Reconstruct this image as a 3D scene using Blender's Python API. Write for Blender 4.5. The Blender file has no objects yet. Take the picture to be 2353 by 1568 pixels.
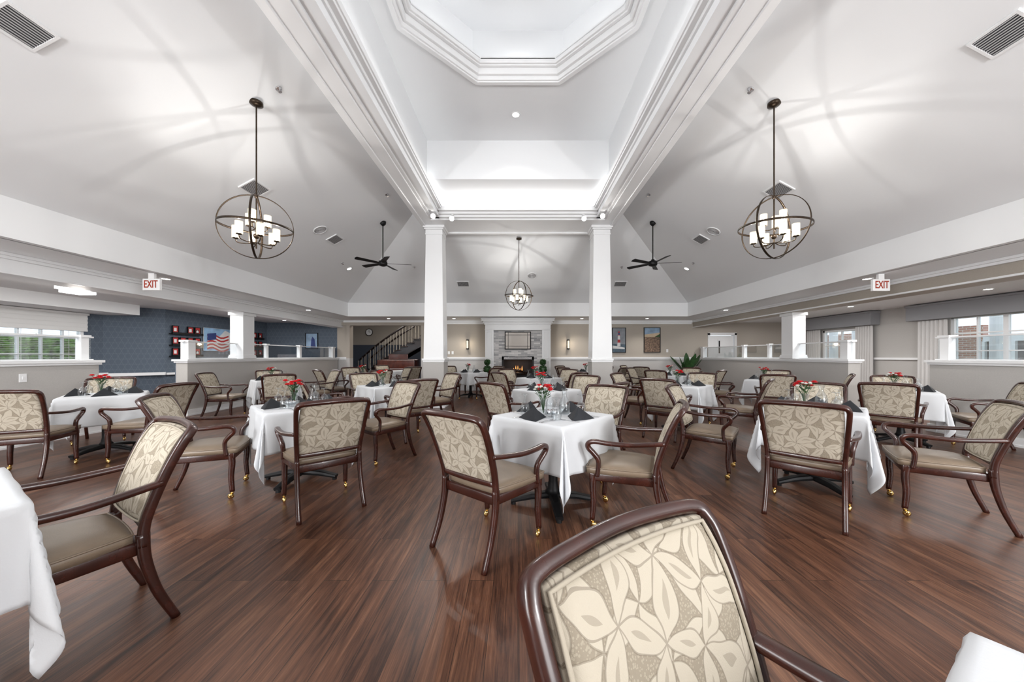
import bpy, math, random
from mathutils import Vector, Matrix
random.seed(7)
S=bpy.context.scene
COL=S.collection
# ------------------------------------------------------------------ materials
def nt(m): return m.node_tree.nodes, m.node_tree.links
def mat(name,color,rough=.5,metal=0,coat=0,emis=None,es=0,bump=0,bscale=50,var=0,vscale=5,trans=0,sheen=0):
    m=bpy.data.materials.new(name); m.use_nodes=True
    n,l=nt(m); b=n['Principled BSDF']
    b.inputs['Base Color'].default_value=(*color,1); b.inputs['Roughness'].default_value=rough
    b.inputs['Metallic'].default_value=metal; b.inputs['Coat Weight'].default_value=coat
    b.inputs['Coat Roughness'].default_value=.15
    if trans: b.inputs['Transmission Weight'].default_value=trans
    if emis: b.inputs['Emission Color'].default_value=(*emis,1); b.inputs['Emission Strength'].default_value=es
    tc=n.new('ShaderNodeTexCoord')
    if bump:
        t=n.new('ShaderNodeTexNoise'); t.inputs['Scale'].default_value=bscale; t.inputs['Detail'].default_value=4
        l.new(tc.outputs['Object'],t.inputs['Vector'])
        bp=n.new('ShaderNodeBump'); bp.inputs['Strength'].default_value=bump; bp.inputs['Distance'].default_value=.01
        l.new(t.outputs['Fac'],bp.inputs['Height']); l.new(bp.outputs['Normal'],b.inputs['Normal'])
    if var:
        t=n.new('ShaderNodeTexNoise'); t.inputs['Scale'].default_value=vscale; t.inputs['Detail'].default_value=5
        l.new(tc.outputs['Object'],t.inputs['Vector'])
        r=n.new('ShaderNodeValToRGB'); r.color_ramp.elements[0].position=.3; r.color_ramp.elements[1].position=.7
        r.color_ramp.elements[0].color=(*[c*(1-var) for c in color],1); r.color_ramp.elements[1].color=(*[min(1,c*(1+var)) for c in color],1)
        l.new(t.outputs['Fac'],r.inputs['Fac']); l.new(r.outputs['Color'],b.inputs['Base Color'])
    return m
def math_n(n,l,op,a,b=None,c=None):
    x=n.new('ShaderNodeMath'); x.operation=op
    for i,v in enumerate((a,b,c)):
        if v is None: continue
        if isinstance(v,(int,float)): x.inputs[i].default_value=v
        else: l.new(v,x.inputs[i])
    return x.outputs[0]
def mixc(n,l,f,a,b):
    x=n.new('ShaderNodeMix'); x.data_type='RGBA'
    if isinstance(f,(int,float)): x.inputs[0].default_value=f
    else: l.new(f,x.inputs[0])
    for i,v in ((6,a),(7,b)):
        if isinstance(v,tuple): x.inputs[i].default_value=(*v,1)
        else: l.new(v,x.inputs[i])
    return x.outputs[2]
WHITE=mat('white_paint',(.80,.81,.82),.55,bump=.02,bscale=8)
CEIL=mat('ceiling_paint',(.80,.815,.83),.9,bump=.03,bscale=90)
TRIM=mat('trim_paint',(.82,.83,.84),.4,bump=.01,bscale=10)
WOOD=mat('cherry_wood',(.036,.009,.0055),.27,coat=.28,var=.35,vscale=14)
VINYL=mat('taupe_vinyl',(.20,.150,.105),.38,bump=.08,bscale=200,var=.08,vscale=10)
CLOTH=mat('white_linen',(.61,.625,.645),.8,bump=.06,bscale=160)
NAP=mat('charcoal_linen',(.010,.012,.016),.75,bump=.15,bscale=200)
BLACKM=mat('black_metal',(.008,.008,.009),.5,metal=.4,bump=.03,bscale=60)
BRONZE=mat('bronze_metal',(.042,.028,.018),.35,metal=.75,var=.3,vscale=30)
BRASS=mat('brass',(.75,.52,.20),.2,metal=1,var=.1,vscale=60)
STEEL=mat('steel',(.7,.7,.72),.2,metal=1,var=.05,vscale=60)
DARK=mat('dark_wood',(.012,.006,.005),.35,coat=.15,var=.3,vscale=20)
PIANO=mat('mahogany',(.085,.018,.010),.15,coat=.6,var=.3,vscale=10)
GREEN=mat('leaf_green',(.022,.07,.018),.5,var=.5,vscale=12)
REDF=mat('red_petal',(.60,.012,.018),.5,var=.3,vscale=30)
WHITEF=mat('white_petal',(.75,.74,.70),.6,var=.06,vscale=30)
GRILLE=mat('vent_metal',(.50,.50,.51),.5,bump=.02)
VOID=mat('vent_shadow',(.04,.04,.045),.9,bump=.02)
CURT=mat('curtain_cloth',(.58,.57,.56),.9,bump=.1,bscale=120)
VAL=mat('valance_cloth',(.27,.275,.29),.9,bump=.1,bscale=120)
BLIND=mat('blind_fabric',(.72,.72,.71),.9,bump=.06,bscale=100)
MIRROR=mat('mirror_glass',(.66,.68,.71),.05,metal=1,var=.02)
EMW=mat('lamp_glow',(1,1,1),.5,emis=(1,.97,.92),es=16,var=.01)
BULB=mat('warm_bulb',(1,1,1),.5,emis=(1,.88,.66),es=26,var=.01)
LAMPW=mat('white_lamp_glass',(.9,.9,.92),.5,emis=(.96,.98,1),es=1.1,var=.01)
FLAME=mat('flame',(.6,.2,.04),.5,emis=(1,.45,.14),es=1.0,var=.05)
REDS=mat('sign_red',(.34,.035,.012),.6,var=.05)
SIGN=mat('sign_white',(.8,.8,.8),.4,bump=.01)
POT=mat('pot_dark',(.03,.03,.03),.5,bump=.05)
def glassmat():
    m=bpy.data.materials.new('clear_glass'); m.use_nodes=True; n,l=nt(m); n.clear()
    o=n.new('ShaderNodeOutputMaterial'); mx=n.new('ShaderNodeMixShader'); t=n.new('ShaderNodeBsdfTransparent'); g=n.new('ShaderNodeBsdfGlossy')
    g.inputs['Roughness'].default_value=.03; lw=n.new('ShaderNodeLayerWeight'); lw.inputs['Blend'].default_value=.25
    t.inputs['Color'].default_value=(.93,.95,.96,1)
    f=math_n(n,l,'MULTIPLY_ADD',lw.outputs['Facing'],.55,.05)
    l.new(f,mx.inputs[0]); l.new(t.outputs[0],mx.inputs[1]); l.new(g.outputs[0],mx.inputs[2]); l.new(mx.outputs[0],o.inputs[0]); return m
GLASS=glassmat()
def shademat():
    m=bpy.data.materials.new('frosted_lamp_glass'); m.use_nodes=True; n,l=nt(m); n.clear()
    o=n.new('ShaderNodeOutputMaterial'); mx=n.new('ShaderNodeMixShader'); t=n.new('ShaderNodeBsdfTransparent'); e=n.new('ShaderNodeEmission')
    tc=n.new('ShaderNodeTexCoord'); nz=n.new('ShaderNodeTexNoise'); nz.inputs['Scale'].default_value=40; l.new(tc.outputs['Object'],nz.inputs['Vector'])
    e.inputs['Color'].default_value=(1,.84,.60,1); l.new(math_n(n,l,'MULTIPLY_ADD',nz.outputs['Fac'],1.8,1.4),e.inputs['Strength'])
    mx.inputs[0].default_value=.34
    l.new(t.outputs[0],mx.inputs[1]); l.new(e.outputs[0],mx.inputs[2]); l.new(mx.outputs[0],o.inputs[0]); return m
SHADE=shademat()
def fabricmat():
    m=bpy.data.materials.new('leaf_pattern_fabric'); m.use_nodes=True; n,l=nt(m); b=n['Principled BSDF']; b.inputs['Roughness'].default_value=.9; b.inputs['Specular IOR Level'].default_value=.2
    tc=n.new('ShaderNodeTexCoord')
    nz=n.new('ShaderNodeTexNoise'); nz.inputs['Scale'].default_value=7; nz.inputs['Detail'].default_value=1; l.new(tc.outputs['Object'],nz.inputs['Vector'])
    add=n.new('ShaderNodeVectorMath'); add.operation='MULTIPLY_ADD'; add.inputs[1].default_value=(.11,.0,.11)
    l.new(nz.outputs['Color'],add.inputs[0]); l.new(tc.outputs['Object'],add.inputs[2])
    def lattice(rot,sc,wd,off=(0,0,0)):
        mp=n.new('ShaderNodeMapping'); mp.inputs['Rotation'].default_value=(0,rot,0); mp.inputs['Scale'].default_value=(sc,sc,sc); mp.inputs['Location'].default_value=off; l.new(add.outputs[0],mp.inputs['Vector'])
        sp=n.new('ShaderNodeSeparateXYZ'); l.new(mp.outputs[0],sp.inputs[0])
        res=[]
        for a,b_ in (('X','Z'),('Z','X')):
            u=math_n(n,l,'FRACT',sp.outputs[a])
            t=math_n(n,l,'ABSOLUTE',math_n(n,l,'SUBTRACT',math_n(n,l,'FRACT',math_n(n,l,'ADD',sp.outputs[b_],.5)),.5))
            w=math_n(n,l,'MULTIPLY',math_n(n,l,'SINE',math_n(n,l,'MULTIPLY',u,math.pi)),wd)
            res.append(math_n(n,l,'SUBTRACT',w,t))
        return math_n(n,l,'MAXIMUM',res[0],res[1])
    d1=lattice(.5,8.6,.21); d2=lattice(1.25,8.6,.20,(.3,0,.4))
    sm=n.new('ShaderNodeTexVoronoi'); sm.inputs['Scale'].default_value=190; l.new(tc.outputs['Object'],sm.inputs['Vector'])
    dots=math_n(n,l,'GREATER_THAN',sm.outputs['Distance'],.40)
    pale=(.47,.42,.34); ground=(.355,.31,.24)
    c=mixc(n,l,math_n(n,l,'MULTIPLY',dots,.55),ground,(.22,.185,.14))
    def leaf(c,d,linec):
        c=mixc(n,l,math_n(n,l,'GREATER_THAN',d,0),c,pale)
        ln=math_n(n,l,'LESS_THAN',math_n(n,l,'ABSOLUTE',d),.015)
        return mixc(n,l,math_n(n,l,'MULTIPLY',ln,.55),c,linec)
    c=leaf(c,d2,(.19,.16,.12))
    c=leaf(c,d1,(.18,.15,.115))
    # speckled vein band down the leaf centre
    vein=math_n(n,l,'GREATER_THAN',d1,.165)
    c=mixc(n,l,math_n(n,l,'MULTIPLY',vein,.5),c,(.24,.205,.155))
    l.new(c,b.inputs['Base Color'])
    w=n.new('ShaderNodeTexNoise'); w.inputs['Scale'].default_value=350; l.new(tc.outputs['Object'],w.inputs['Vector'])
    bp=n.new('ShaderNodeBump'); bp.inputs['Strength'].default_value=.25; bp.inputs['Distance'].default_value=.003; l.new(w.outputs['Fac'],bp.inputs['Height']); l.new(bp.outputs[0],b.inputs['Normal'])
    return m
FAB=fabricmat()
PIPE=mat('cream_piping',(.38,.335,.265),.8,bump=.1,bscale=300)
def floormat():
    m=bpy.data.materials.new('walnut_planks'); m.use_nodes=True; n,l=nt(m); b=n['Principled BSDF']
    g=n.new('ShaderNodeNewGeometry'); sp=n.new('ShaderNodeSeparateXYZ'); l.new(g.outputs['Position'],sp.inputs[0])
    cb=n.new('ShaderNodeCombineXYZ'); l.new(sp.outputs['Y'],cb.inputs[0]); l.new(sp.outputs['X'],cb.inputs[1])
    br=n.new('ShaderNodeTexBrick'); l.new(cb.outputs[0],br.inputs['Vector'])
    br.inputs['Scale'].default_value=1; br.inputs['Brick Width'].default_value=1.22; br.inputs['Row Height'].default_value=.14
    br.inputs['Mortar Size'].default_value=.0012; br.offset=.37; br.inputs['Color1'].default_value=(.0,.0,.0,1); br.inputs['Color2'].default_value=(1,1,1,1)
    br.inputs['Mortar'].default_value=(.3,.3,.3,1)
    def stretch(sx,sy,det,ro,dist=0):
        mp=n.new('ShaderNodeMapping'); mp.inputs['Scale'].default_value=(sx,sy,1); l.new(g.outputs['Position'],mp.inputs['Vector'])
        sh=n.new('ShaderNodeVectorMath'); sh.operation='MULTIPLY_ADD'; sh.inputs[1].default_value=(7,9,3); l.new(br.outputs['Color'],sh.inputs[0]); l.new(mp.outputs[0],sh.inputs[2])
        nz=n.new('ShaderNodeTexNoise'); nz.inputs['Scale'].default_value=1; nz.inputs['Detail'].default_value=det; nz.inputs['Roughness'].default_value=ro; nz.inputs['Distortion'].default_value=dist; l.new(sh.outputs[0],nz.inputs['Vector']); return nz.outputs['Fac']
    a=stretch(10,1.0,9,.70,1.0); f1=stretch(140,3.0,3,.6); f2=stretch(46,1.6,6,.70,.5)
    r=n.new('ShaderNodeValToRGB'); e=r.color_ramp.elements; e[0].position=.38; e[0].color=(.013,.0062,.0045,1); e[1].position=.67; e[1].color=(.225,.112,.064,1)
    k=r.color_ramp.elements.new(.465); k.color=(.050,.021,.013,1); k=r.color_ramp.elements.new(.55); k.color=(.112,.048,.027,1)
    f=math_n(n,l,'ADD',math_n(n,l,'MULTIPLY',a,.44),math_n(n,l,'ADD',math_n(n,l,'MULTIPLY',f1,.20),math_n(n,l,'MULTIPLY',f2,.34)))
    s2=n.new('ShaderNodeSeparateColor'); l.new(br.outputs['Color'],s2.inputs[0])
    f=math_n(n,l,'ADD',f,math_n(n,l,'MULTIPLY_ADD',s2.outputs[0],.045,.006))
    l.new(f,r.inputs['Fac'])
    c=mixc(n,l,br.outputs['Fac'],r.outputs['Color'],(.010,.006,.004))
    l.new(c,b.inputs['Base Color'])
    l.new(math_n(n,l,'MULTIPLY_ADD',f2,.30,.20),b.inputs['Roughness']); b.inputs['Specular IOR Level'].default_value=.34
    bp=n.new('ShaderNodeBump'); bp.inputs['Strength'].default_value=.25; bp.inputs['Distance'].default_value=.003; l.new(f2,bp.inputs['Height']); l.new(bp.outputs[0],b.inputs['Normal'])
    return m
FLOOR=floormat()
def wallmat(name,up,lo,split=1.2,pattern=None):
    m=bpy.data.materials.new(name); m.use_nodes=True; n,l=nt(m); b=n['Principled BSDF']; b.inputs['Roughness'].default_value=.8
    g=n.new('ShaderNodeNewGeometry'); sp=n.new('ShaderNodeSeparateXYZ'); l.new(g.outputs['Position'],sp.inputs[0])
    f=math_n(n,l,'GREATER_THAN',sp.outputs['Z'],split)
    nz=n.new('ShaderNodeTexNoise'); nz.inputs['Scale'].default_value=60; nz.inputs['Detail'].default_value=5; l.new(g.outputs['Position'],nz.inputs['Vector'])
    c=mixc(n,l,f,lo,up)
    c2=mixc(n,l,math_n(n,l,'MULTIPLY',nz.outputs['Fac'],.35),c,(.08,.08,.09))
    c=mixc(n,l,.5,c,c2)
    if pattern:
        s=math_n(n,l,'ADD',sp.outputs['X'],sp.outputs['Y'])
        k=7.0
        a1=math_n(n,l,'ADD',math_n(n,l,'MULTIPLY',s,k*.866),math_n(n,l,'MULTIPLY',sp.outputs['Z'],k*.5))
        a2=math_n(n,l,'SUBTRACT',math_n(n,l,'MULTIPLY',s,k*.866),math_n(n,l,'MULTIPLY',sp.outputs['Z'],k*.5))
        a3=math_n(n,l,'MULTIPLY',sp.outputs['Z'],k*1.0)
        out=None
        for a in (a1,a2,a3):
            q=math_n(n,l,'LESS_THAN',math_n(n,l,'ABSOLUTE',math_n(n,l,'SUBTRACT',math_n(n,l,'FRACT',a),.5)),.022)
            out=q if out is None else math_n(n,l,'MAXIMUM',out,q)
        c=mixc(n,l,math_n(n,l,'MULTIPLY',out,.16),c,pattern)
    l.new(c,b.inputs['Base Color'])
    bp=n.new('ShaderNodeBump'); bp.inputs['Strength'].default_value=.1; bp.inputs['Distance'].default_value=.005; l.new(nz.outputs['Fac'],bp.inputs['Height']); l.new(bp.outputs[0],b.inputs['Normal'])
    return m
BEIGE=wallmat('beige_wallpaper',(.45,.405,.35),(.55,.54,.53))
GREYW=wallmat('grey_wallpaper',(.49,.475,.455),(.49,.475,.455))
TAN=wallmat('tan_wallpaper',(.40,.36,.31),(.40,.36,.31))
BLUE=wallmat('blue_wallpaper',(.085,.112,.148),(.075,.10,.135),.8,(.40,.46,.52))
NAVY=wallmat('navy_wallpaper',(.30,.265,.225),(.03,.04,.06),1.9)
def brickmat(name,c1,c2,mo,w,h,axes='XZ',ms=.006):
    m=bpy.data.materials.new(name); m.use_nodes=True; n,l=nt(m); b=n['Principled BSDF']; b.inputs['Roughness'].default_value=.8
    g=n.new('ShaderNodeNewGeometry'); sp=n.new('ShaderNodeSeparateXYZ'); l.new(g.outputs['Position'],sp.inputs[0])
    cb=n.new('ShaderNodeCombineXYZ'); l.new(sp.outputs[axes[0]],cb.inputs[0]); l.new(sp.outputs[axes[1]],cb.inputs[1])
    br=n.new('ShaderNodeTexBrick'); l.new(cb.outputs[0],br.inputs['Vector']); br.inputs['Scale'].default_value=1
    br.inputs['Brick Width'].default_value=w; br.inputs['Row Height'].default_value=h; br.inputs['Mortar Size'].default_value=ms
    br.inputs['Color1'].default_value=(*c1,1); br.inputs['Color2'].default_value=(*c2,1); br.inputs['Mortar'].default_value=(*mo,1)
    nz=n.new('ShaderNodeTexNoise'); nz.inputs['Scale'].default_value=9; l.new(g.outputs['Position'],nz.inputs['Vector'])
    c=mixc(n,l,math_n(n,l,'MULTIPLY',nz.outputs['Fac'],.35),br.outputs['Color'],(.38,.36,.35)); l.new(c,b.inputs['Base Color']); return m
STONE=brickmat('pale_stone',(.74,.73,.72),(.22,.23,.25),(.54,.53,.52),.24,.062)
BRICK=brickmat('red_brick',(.48,.20,.12),(.38,.14,.09),(.6,.55,.5),.22,.075,'YZ',.01)
HEDGE=mat('hedge_leaves',(.16,.36,.05),.8,var=.9,vscale=9,bump=.5,bscale=30)
# ------------------------------------------------------------------ mesh builder
def catmull(pts,n=6):
    P=[Vector(p) for p in pts]; out=[]
    for i in range(len(P)-1):
        p0=P[max(i-1,0)];p1=P[i];p2=P[i+1];p3=P[min(i+2,len(P)-1)]
        for k in range(n):
            t=k/n; out.append(.5*((2*p1)+(p2-p0)*t+(2*p0-5*p1+4*p2-p3)*t*t+(3*p1-p0-3*p2+p3)*t**3))
    out.append(P[-1]); return out
class MB:
    def __init__(s): s.v=[];s.f=[];s.m=[];s.mats=[]
    def mi(s,m):
        if m not in s.mats: s.mats.append(m)
        return s.mats.index(m)
    def add(s,v,f,m):
        o=len(s.v); k=s.mi(m); s.v+= [tuple(x) for x in v]; s.f+=[tuple(i+o for i in q) for q in f]; s.m+=[k]*len(f); return s
    def box(s,x0,x1,y0,y1,z0,z1,m):
        v=[(x,y,z) for z in(z0,z1) for y in(y0,y1) for x in(x0,x1)]
        return s.add(v,[(0,2,3,1),(4,5,7,6),(0,1,5,4),(2,6,7,3),(0,4,6,2),(1,3,7,5)],m)
    def lathe(s,prof,m,seg=20,c=(0,0,0),M=None):
        v=[];f=[];n=len(prof)
        for i in range(seg):
            a=2*math.pi*i/seg
            for r,z in prof:
                p=Vector((r*math.cos(a),r*math.sin(a),z))
                if M: p=M@p
                v.append(p+Vector(c))
        for i in range(seg):
            j=(i+1)%seg
            for k in range(n-1): f.append((i*n+k,j*n+k,j*n+k+1,i*n+k+1))
        return s.add(v,f,m)
    def sweep(s,path,m,a=.02,b=.02,ref=(1,0,0),seg=10,p=2.6,closed=False,sizes=None):
        P=[Vector(q) for q in path]; n=len(P); v=[];f=[]
        u=Vector(ref).normalized()
        for i in range(n):
            if closed: t=(P[(i+1)%n]-P[i-1]).normalized()
            else: t=(P[min(i+1,n-1)]-P[max(i-1,0)]).normalized()
            u=(u-t*u.dot(t)).normalized(); w=t.cross(u)
            sa,sb=(a,b) if not sizes else (sizes[i][0],sizes[i][1])
            for k in range(seg):
                th=2*math.pi*(k+.5)/seg; c,sn=math.cos(th),math.sin(th)
                x=math.copysign(abs(c)**(2/p),c)*sa; y=math.copysign(abs(sn)**(2/p),sn)*sb
                v.append(P[i]+u*x+w*y)
        R=n if closed else n-1
        for i in range(R):
            j=(i+1)%n
            for k in range(seg):
                q=(k+1)%seg; f.append((i*seg+k,i*seg+q,j*seg+q,j*seg+k))
        if not closed: f.append(tuple(range(seg))[::-1]); f.append(tuple((n-1)*seg+k for k in range(seg)))
        return s.add(v,f,m)
    def sphere(s,c,r,m,seg=14,rings=8,sc=(1,1,1)):
        v=[];f=[]
        for i in range(rings+1):
            t=math.pi*i/rings
            for k in range(seg):
                a=2*math.pi*k/seg; v.append((c[0]+r*sc[0]*math.sin(t)*math.cos(a),c[1]+r*sc[1]*math.sin(t)*math.sin(a),c[2]+r*sc[2]*math.cos(t)))
        for i in range(rings):
            for k in range(seg):
                q=(k+1)%seg; f.append((i*seg+k,(i+1)*seg+k,(i+1)*seg+q,i*seg+q))
        return s.add(v,f,m)
    def obj(s,name,parent=None,smooth=False,loc=(0,0,0),rz=0,bevel=0,structure=False,label=None,cat=None,group=None,sub=0,auto=False):
        me=bpy.data.meshes.new(name); me.from_pydata(s.v,[],s.f); me.update()
        for m in s.mats: me.materials.append(m)
        for p,k in zip(me.polygons,s.m): p.material_index=k; p.use_smooth=smooth
        o=bpy.data.objects.new(name,me); COL.objects.link(o); o.location=loc; o.rotation_euler[2]=rz
        if parent: o.parent=parent
        if bevel:
            b=o.modifiers.new('bevel','BEVEL'); b.width=bevel; b.segments=2; b.limit_method='ANGLE'; b.harden_normals=False
        if structure: o['kind']='structure'
        meta(o,label,cat,group); return o
def meta(o,label=None,cat=None,group=None):
    if label: o['label']=label
    if cat: o['category']=cat
    if group: o['group']=group
def empty(name,loc=(0,0,0),rz=0,label=None,cat=None,group=None):
    o=bpy.data.objects.new(name,None); COL.objects.link(o); o.location=loc; o.rotation_euler[2]=rz; o.empty_display_size=.1; meta(o,label,cat,group); return o
def copy_thing(root,loc=None,rz=None,label=None):
    def rec(o,par):
        c=o.copy(); COL.objects.link(c)
        if par: c.parent=par
        for ch in o.children: rec(ch,c)
        return c
    r=rec(root,None)
    if loc is not None: r.location=loc
    if rz is not None: r.rotation_euler[2]=rz
    if label: r['label']=label
    return r
# ------------------------------------------------------------------ room shell
def bx(name,x0,x1,y0,y1,z0,z1,m,bevel=0): return MB().box(x0,x1,y0,y1,z0,z1,m).obj(name,structure=True,bevel=bevel)
YN=-3.2
bx('floor',-11.6,11.6,YN,19.2,-.1,0,FLOOR)
c=MB()
T=3.18;XE=6.03;YB=12.2;XI=2.3;YI=YB-(XE-XI);ZI=T+.54*(XE-XI)
for sg in(-1,1):
    c.add([(sg*XE,YN,T),(sg*XE,YB,T),(sg*XI,YI,ZI),(sg*XI,YN,ZI)],[(0,1,2,3)],CEIL)
c.add([(-XE,YB,T),(XE,YB,T),(XI,YI,ZI),(-XI,YI,ZI)],[(0,1,2,3)],CEIL)
c.obj('ceiling',structure=True)
ZC=5.75; OY=3.97; A=1.60; W=1.88
c=MB(); A2=A*math.tan(math.pi/8)
c.box(-W,-A,YN,7.1,ZC,ZC+.05,CEIL); c.box(A,W,YN,7.1,ZC,ZC+.05,CEIL)
c.box(-A,A,YN,OY-A,ZC,ZC+.05,CEIL); c.box(-A,A,OY+A,7.1,ZC,ZC+.05,CEIL)
for sx in(-1,1):
    for sy in(-1,1):
        c.add([(sx*A,OY+sy*A,ZC),(sx*A2,OY+sy*A,ZC),(sx*A,OY+sy*A2,ZC)],[(0,1,2)],CEIL)
c.box(-W,W,7.1,8.55,4.95,ZC+.05,CEIL)
for sg in(-1,1):
    a,b=sorted((sg*W,sg*(W+.1))); c.box(a,b,YN,8.5,4.6,ZC+.05,CEIL)
c.obj('ceiling.001',structure=True)
def octring(mb,a0,a1,z0,z1,m):
    k=1/math.cos(math.pi/8); v=[];f=[]
    for i in range(8):
        t=math.radians(22.5+45*i); cx,cy=math.cos(t),math.sin(t)
        v+=[(a0*k*cx,OY+a0*k*cy,z0),(a1*k*cx,OY+a1*k*cy,z0),(a1*k*cx,OY+a1*k*cy,z1),(a0*k*cx,OY+a0*k*cy,z1)]
    for i in range(8):
        j=(i+1)%8
        for q in range(4):
            r=(q+1)%4; f.append((i*4+q,j*4+q,j*4+r,i*4+r))
    mb.add(v,f,m)
o=MB()
for a0,a1,z0,z1 in((1.57,1.64,5.71,5.78),(1.545,1.60,5.73,5.80),(1.50,1.58,5.79,5.90),(1.42,1.55,5.90,5.98),(1.45,1.5,5.88,5.92)): octring(o,a0,a1,z0,z1,TRIM)
o.obj('trim_1',structure=True,bevel=.008)
o=MB(); octring(o,1.42,1.86,5.96,6.00,CEIL); octring(o,1.84,1.9,5.8,6.8,CEIL)
k=1.9/math.cos(math.pi/8); vv=[(k*math.cos(math.radians(22.5+45*i)),OY+k*math.sin(math.radians(22.5+45*i)),6.8) for i in range(8)]
o.add(vv,[tuple(range(8))],CEIL); o.obj('ceiling.002',structure=True)
bN=2
for sg in(-1,1):
    o=MB()
    for x0,x1,z0 in((2.10,2.38,4.56),(2.04,2.12,4.585),(1.98,2.06,4.62),(1.93,2.0,4.66),(1.85,1.95,4.70)):
        a,b=sorted((sg*x0,sg*x1)); o.box(a,b,YN,9.1 if x0>2 else 8.1,z0,5.2 if x0>2 else 4.82,TRIM)
    a,b=sorted((sg*1.79,sg*1.90)); o.box(a,b,YN,8.1,4.745,4.825,TRIM)
    a,b=sorted((sg*1.77,sg*1.80)); o.box(a,b,YN,8.1,4.78,4.86,TRIM)
    a,b=sorted((sg*2.30,sg*2.40)); o.box(a,b,YN,9.1,4.535,4.60,TRIM)
    o.obj('trim_%d'%bN,structure=True,bevel=.006); bN+=1
o=MB()
for y0,y1,z0 in((8.25,9.1,4.56),(8.17,8.27,4.60),(8.1,8.2,4.65),(8.02,8.12,4.70)): o.box(-2.12,2.12,y0,y1,z0,4.81 if z0>4.56 else 4.79,TRIM)
o.box(-2.4,2.4,9.05,9.14,4.52,5.1,TRIM); o.box(-2.12,2.12,8.5,8.8,4.7,5.1,CEIL)
o.obj('trim_4',structure=True,bevel=.008)
o=MB()
for sg in(-1,1):
    a,b=sorted((sg*XE,sg*(XE+.12))); o.box(a,b,YN,YB+.12,2.7,T+.02,WHITE)
    a,b=sorted((sg*(XE+.1),sg*7.42)); o.box(a,b,YN,13.7,2.7,2.78,WHITE)
o.box(-XE,XE,YB,YB+.12,2.7,T+.02,WHITE); o.box(-XE-.1,XE+.1,YB+.1,13.7,2.7,2.78,WHITE)
o.obj('ceiling.003',structure=True)
for sg,m,i in((-1,WHITE,5),(1,TAN,6)):
    o=MB(); a,b=sorted((sg*6.98,sg*7.38)); o.box(a,b,YN,13.7,2.42,2.70,m)
    a,b=sorted((sg*6.93,sg*6.99)); o.box(a,b,YN,13.7,2.62,2.70,TRIM)
    a,b=sorted((sg*6.89,sg*6.94)); o.box(a,b,YN,13.7,2.66,2.70,TRIM)
    a,b=sorted((sg*6.95,sg*6.99)); o.box(a,b,YN,13.7,2.42,2.45,TRIM)
    o.obj('trim_%d'%i,structure=True,bevel=.004)
o=MB()
for sg in(-1,1):
    a,b=sorted((sg*7.38,sg*11.2)); o.box(a,b,YN,13.7,2.62,2.7,WHITE)
o.box(-10.85,-9.9,YN,9.0,2.36,2.62,WHITE)
o.obj('ceiling.004',structure=True)
def wall(name,axis,p0,p1,a0,a1,z0,z1,holes,m):
    mb=MB(); hs=sorted(holes); cur=a0
    def put(u0,u1,w0,w1):
        if u1-u0<1e-4 or w1-w0<1e-4: return
        if axis=='x': mb.box(u0,u1,p0,p1,w0,w1,m)
        else: mb.box(p0,p1,u0,u1,w0,w1,m)
    for h0,h1,b0,b1 in hs:
        put(cur,h0,z0,z1); put(h0,h1,z0,b0); put(h0,h1,b1,z1); cur=h1
    put(cur,a1,z0,z1); return mb.obj(name,structure=True)
wall('wall_back','x',13.7,13.85,-7.2,10.7,0,2.75,[(-6.70,-3.80,0,2.50),(7.63,8.63,0,2.13)],BEIGE)
wall('wall_back_alcove','x',13.7,13.85,-10.3,-7.2,0,2.75,[],BLUE)
wall('wall_left','y',-10.15,-10.0,9.75,13.7,0,2.7,[],BLUE)
wall('wall_left_window','y',-10.95,-10.8,YN,9.0,0,2.7,[(5.6,8.55,.95,2.12)],BLUE)
o=MB(); o.add([(-10.8,8.95,0),(-10.0,9.75,0),(-10.0,9.75,2.7),(-10.8,8.95,2.7)],[(0,1,2,3)],BLUE); o.obj('wall_left_corner',structure=True)
wall('wall_right','y',10.5,10.65,YN,13.7,0,2.7,[(6.5,8.35,1.0,2.25),(10.55,11.85,.1,2.15)],GREYW)
wall('wall_front','x',YN-.15,YN,-11.2,11.2,0,6.2,[],BEIGE)
wall('wall_foyer_back','x',19.0,19.15,-10,-1,0,3.6,[],NAVY)
wall('wall_foyer_left','y',-9.6,-9.5,13.85,19,0,3.6,[],NAVY)
wall('wall_foyer_right','y',-2.0,-1.9,13.85,19,0,3.6,[],GREYW)
bx('ceiling.005',-9.6,-1.9,13.85,19.1,3.6,3.7,WHITE)
o=MB(); o.box(-6.80,-6.66,13.62,13.9,0,2.5,BEIGE); o.box(-3.84,-3.72,13.62,13.9,0,2.5,BEIGE); o.box(-7.1,-3.3,13.6,13.72,2.5,2.7,TAN); o.obj('trim_7',structure=True)
o=MB()
for x0,x1 in((-7.2,-6.8),(-3.7,-1.25),(1.25,7.55),(8.7,10.5)):
    o.box(x0,x1,13.65,13.71,1.19,1.25,TRIM); o.box(x0,x1,13.67,13.71,1.15,1.19,TRIM)
o.box(10.44,10.51,YN,6.4,1.19,1.25,TRIM);o.box(10.44,10.51,8.45,10.45,1.19,1.25,TRIM);o.box(10.44,10.51,12.0,13.7,1.19,1.25,TRIM)
o.obj('trim_8',structure=True)
o=MB(); o.box(-10.01,-9.94,9.75,13.7,.76,.82,TRIM); o.box(-10.81,-10.72,YN,9.0,.80,.86,TRIM)
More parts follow.
